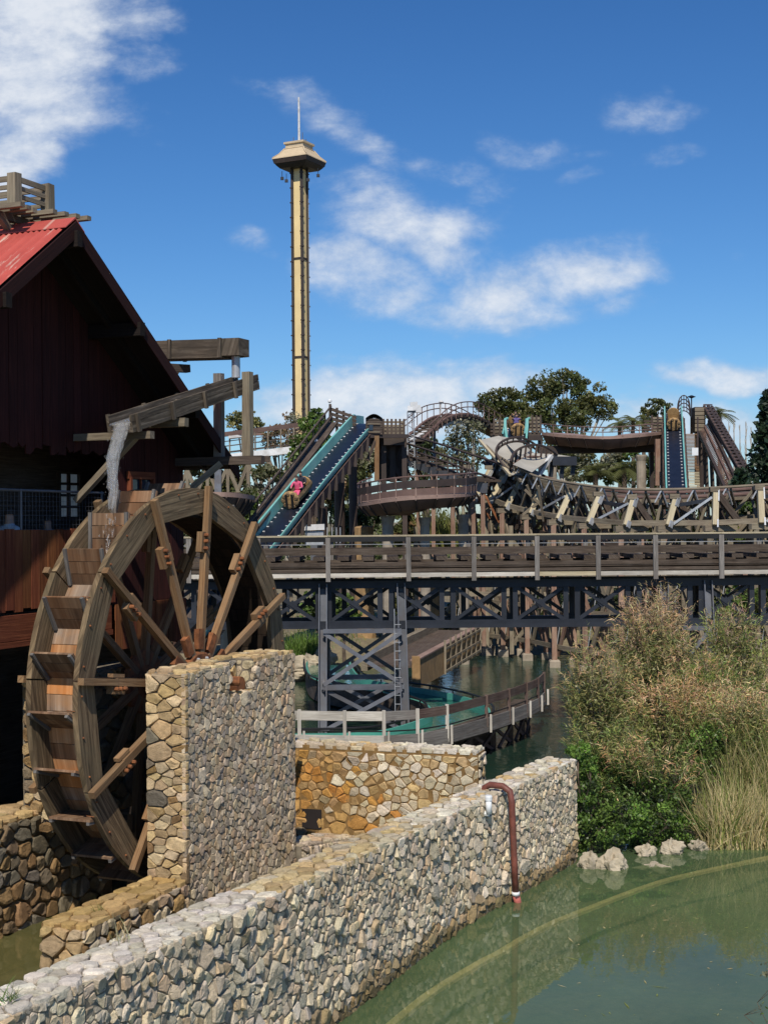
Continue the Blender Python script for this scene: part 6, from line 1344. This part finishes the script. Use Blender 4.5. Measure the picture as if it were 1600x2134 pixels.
FE = [('tan feathery shrub beside the end of the curved boardwalk', 1248, 1440, 68, 105, 33.5, OLV, TANP+OLV, 7200), ('tall pinkish brown shrub in front of the right truss', 1365, 1360, 92, 105, 36, OLV, PINKB+TANP, 8600), ('brown tipped shrub reaching up to the truss at right', 1375, 1285, 60, 50, 38, PINKB, PINKB, 2600),
      ('green and brown shrub at the right edge below the truss', 1530, 1370, 95, 110, 37, LGR+OLV, PINKB+LGR, 7600), ('brown plumed shrub in the middle of the bank', 1400, 1500, 110, 75, 33, OLV+LGR, TANP, 8000), ('low olive shrub behind the end of the stone wall', 1248, 1590, 64, 75, 30.8, GREEN+DKGREEN, OLV+LGR, 6000),
      ('shaggy olive shrub in front of the brown plumed one', 1350, 1640, 100, 90, 30.2, DKGREEN+GREEN, OLV+LGR+TANP, 8500), ('dry straw shrub at the right edge above the reeds', 1545, 1510, 85, 80, 31.5, OLV+LGR, STR+TANP, 6500), ('slim brown shrub rising left of the grey bridge leg', 1430, 1430, 60, 80, 35, OLV, PINKB+TANP, 4200), ('green shrub behind the dry straw one', 1480, 1440, 70, 70, 34.5, GREEN+LGR, LGR+TANP, 5000)]
for a in FE: feather(*a)
# leafy bushes at the waterline
def bush(label, D, n, size, pal, *bl):
    b0 = at(bl[0][0], bl[0][1], D); tree('leafy_bush', label, 'bush', V((b0.x, b0.y, max(0, gz(b0.x, b0.y)))), pb(D, *bl), n, size, pal, BARK, .05, 'leafy bushes at the waterline', 20)
bush('dark leafy bush hugging the far end of the long wall', 28.6, 6200, .075, DKGREEN+GREEN+BRIGHT, (1225, 1700, 50, 60), (1265, 1735, 60, 45), (1212, 1640, 36, 50), (1300, 1700, 50, 50), (1205, 1740, 26, 40))
bush('bright green sprigs on the top end of the long wall', 28.6, 900, .075, BRIGHT, (1205, 1566, 26, 22), (1226, 1590, 22, 20))
bush('low bright green bush by the pale rocks', 29.0, 3600, .07, BRIGHT+GREEN+DKGREEN, (1340, 1730, 50, 40), (1400, 1715, 46, 45), (1440, 1735, 40, 30), (1370, 1700, 50, 40))
bush('green bush in the middle of the bank behind the reeds', 31, 3000, .08, GREEN+BRIGHT+DKGREEN, (1470, 1540, 40, 40), (1440, 1580, 40, 36), (1480, 1600, 36, 40))
# reeds
def reeds(name, label, px0, px1, D, n, h, pal, cat='reeds', wdt=.012, z=None, droop=.35, depth=1.0):
    a, b = gp_(px0, D, 0), gp_(px1, D, 0); zz = lambda p: gz(p.x, p.y) if z is None else z; c = a.lerp(b, .5); r = thing(name, label, cat, V((c.x, c.y, max(0, zz(c)))))
    m = MB()
    for i in range(n):
        p = a.lerp(b, RND.random())+V((0, RND.uniform(0, depth), 0)); p.z = max(-.05, zz(p)); L = h*RND.uniform(.5, 1.15); g_ = RND.uniform(.75, 1.2)
        strand(m, p, V((RND.gauss(0, .28), RND.gauss(0, .28), 1)), L, wdt, tuple(x*g_ for x in RND.choice(pal)), droop*RND.uniform(.1, 1.3), 5)
    m.build('blades', STRAW, r, False); return r
reeds('reed_clump', 'straw coloured drooping reeds at the right end of the pond edge', 1470, 1640, 28.6, 1700, 1.55, STR+STR+LGR, depth=1.3)
reeds('reed_clump', 'tall green and straw reeds behind the drooping ones', 1490, 1660, 30.2, 1100, 2.3, LGR+STR+OLV, depth=1.2)
reeds('pampas_clump', 'hanging green blade tuft left of the straw reeds', 1478, 1505, 28.9, 160, 2.0, GREEN+LGR, 'grass', .014, None, .9, .4)
reeds('reed_bed', 'yellow green reed bed behind the middle bridge posts', 885, 1000, 76, 900, 2.6, YELG+LGR, 'reeds', .03, 5.2, .3, 2)
reeds('grass_tuft', 'fresh green grass tuft on the far bank right of the wheel', 596, 655, 61.5, 900, 1.2, BRIGHT+GREEN, 'grass', .02, .9, .5, 2.0)
def tuft(label, c, n, h, pal, spread=.3):
    r = thing('weed_tuft', label, 'plant', c, 'weeds on the walls'); m = MB()
    for i in range(n): strand(m, V(c)+V((RND.gauss(0, .05), RND.gauss(0, .05), 0)), V((RND.gauss(0, spread), RND.gauss(0, spread), 1)), h*RND.uniform(.4, 1.2), .004, tuple(x*RND.uniform(.7, 1.2) for x in RND.choice(pal)), .25, 3)
    m.build('blades', STRAW, r)
tuft('thin dry weed on top of the long wall near the ledge', atz(255, 1965, 2.2), 26, .42, OLV+STR, .35); tuft('thin weed growing on the ochre ledge', atz(205, 1900, .92), 14, .35, OLV+GREEN, .4)
tuft('small green plant at the near left end of the long wall', atz(18, 2085, 2.33), 40, .30, GREEN+BRIGHT, .7)
b_ = at(1615, 2075, 16.5); tree('leafy_bush', 'sparse twiggy plant at the lower right corner over the pond', 'bush', V((b_.x+.1, b_.y, 0)), [(at(1612, 2050, 16.5), (.16, .16, .26)), (at(1600, 2010, 16.6), (.08, .08, .10)), (at(1590, 2100, 16.4), (.10, .10, .08))], 130, .055, GREEN+GREYG, BARK, .012, 'leafy bushes at the waterline', 9)
# rocks
def rock(label, c, r, mat=ROCK, grp=None, name='rock', seg=26):
    m = MB(); rows = []; c = V(c); ph = [RND.uniform(0, 6.28) for _ in range(8)]
    for i in range(17):
        th = math.pi*i/16; row = []
        for k in range(seg+1):
            a = 2*math.pi*(k % seg)/seg; q = 1+.16*math.sin(3*a+ph[0]+th*2)+.12*math.sin(5*a+ph[1]-th*3)+.10*math.sin(2*a+4*th+ph[2])+.06*math.sin(9*a+ph[3]+5*th)+.05*math.sin(13*a+ph[4]-7*th)+.05*math.sin(7*th+ph[5]+4*a); row.append(c+V((math.sin(th)*math.cos(a)*r[0]*q, math.sin(th)*math.sin(a)*r[1]*q, math.cos(th)*r[2]*q)))
        rows.append(row)
    rows = [[p+(c-p)*(.09*(math.sin(p.x*31+p.z*17)*math.sin(p.y*27+p.z*23))) for p in r] for r in rows]
    m.strip(rows); o = m.build(name, mat, None, False); return tag(o, label, 'rock', grp)
gR = 'rocks along the pond edge'
for (x, y, rx, ry, l) in ((1228, 1792, 26, 26, 'pale boulder standing in the water at the wall end'), (1277, 1790, 34, 32, 'white boulder right of the first one at the wall end'), (1345, 1772, 24, 16, 'small shaded rock under the green bush'), (1400, 1764, 30, 22, 'brownish rock at the pond edge under the bushes'), (1455, 1762, 24, 14, 'pale flat rock left of the straw reeds'), (1365, 1797, 42, 9, 'flat yellowish rock just breaking the pond surface')):
    D = 28.4 if y > 1780 else 28.9; k = D/FPX; c = atz(x, y+ry*.6, 0); rock(l, c+UP*(.05 if ry > 12 else -.06), (rx*k*.8, rx*k*.65, ry*k*.85), ROCK, gR)
for (x, y, D, rx, rz_2, l) in ((640, 1388, 60.5, .75, .40, 'smooth pale bank rock right of the pier'), (610, 1395, 59.5, .8, .35, 'smooth bank rock just above the pier top'), (670, 1372, 62, .6, .4, 'bank rock below the ivy shrub')): rock(l, at(x, y, D), (rx, rx*.7, rz_2), ROCK, 'rocks on the far bank')
for (x, w_, y0, D, l) in ((760, 38, 1098, 70, 'ochre rock pillar standing between the bridge legs'), (908, 26, 1200, 71, 'slim ochre rock pillar behind the truss middle')):
    c = at(x, y0, D); z1 = c.z; m = MB(); wv = w_*D/FPX/2; rows = []
    for i in range(8):
        z_ = .3+(z1-.3)*i/7; rows.append([V((c.x+wv*(1+.18*math.sin(a*3+i*1.7))*math.cos(a), c.y+wv*math.sin(a)*(1+.15*math.sin(a*2+i)), z_+RND.uniform(-.06, .06))) for a in [2*math.pi*k/10 for k in range(11)]])
    m.strip(rows); m.add(rows[-1][:10], [tuple(range(10))]); tag(m.build('rock_pillar', CONCO, None), l, 'rock')
# white plant room box and rail behind the bridge
ub = thing('equipment_box', 'white metal equipment box on a stand behind the bridge rail', 'equipment', at(650, 1135, 64)); A_, B_ = at(622, 1106, 64), at(676, 1104, 64)
m = MB(); m.prism([A_, B_, B_+UP*.26, A_+UP*.26], (0, .8, 0)); m.build('lid', STEELW, ub); m = MB(); m.prism([at(636, 1135, 64.1), at(674, 1135, 64.1), at(674, 1107, 64.1), at(636, 1107, 64.1)], (0, .6, 0)); m.build('cabinet', STEELL, ub)
for x in (682, 692, 701, 709): m = MB(); m.tube([at(x, 1132, 64), at(x, 1099, 64)], .025, 5); m.build('rail_post', STEELL, ub)
part(ub, 'stand', STEELG, (at(655, 1135, 64.3), at(655, 1290, 64.3), .5, .3))
# debris drifting on the pond
m = MB()
for k in range(95):
    p = atz(RND.uniform(1150, 1600), RND.uniform(1830, 2130), .008); s_ = RND.choice((.010, .014, .02, .03)); a = RND.uniform(0, 6.28); c = RND.choice(STR+LGR); L = s_*RND.choice((1, 1, 2, 5)); e = V((math.cos(a)*L, math.sin(a)*L, 0)); f = V((-math.sin(a)*s_*.4, math.cos(a)*s_*.4, 0)); m.add([p-e, p-f, p+e, p+f], [(0, 1, 2, 3)], None, c)
fd = m.build('floating_debris', STRAW, None); fd['kind'] = 'stuff'; fd['label'] = 'tiny leaves and twigs drifting on the pond'
# low dry grass over the right bank and the far shore
m = MB(); k = 0
while k < 9000:
    x = RND.uniform(4.8, 24); y = RND.uniform(29.5, 58); h = gz(x, y)
    if h < .12: k += .2; continue
    strand(m, (x, y, h-.02), V((RND.gauss(0, .4), RND.gauss(0, .4), 1)), RND.uniform(.18, .55), .014, tuple(c*RND.uniform(.7, 1.2) for c in RND.choice(OLV+STR+LGR)), .4, 2); k += 1
for k in range(2500):
    x = RND.uniform(-9, 20); y = RND.uniform(61, 92); h = gz(x, y)
    if h > .25: strand(m, (x, y, h-.02), V((RND.gauss(0, .4), RND.gauss(0, .4), 1)), RND.uniform(.3, .8), .03, tuple(c*RND.uniform(.7, 1.2) for c in RND.choice(OLV+LGR+GREEN)), .4, 2)
bgs = m.build('bank_grass', STRAW, None); bgs['kind'] = 'stuff'; bgs['label'] = 'low dry grass covering the banks'
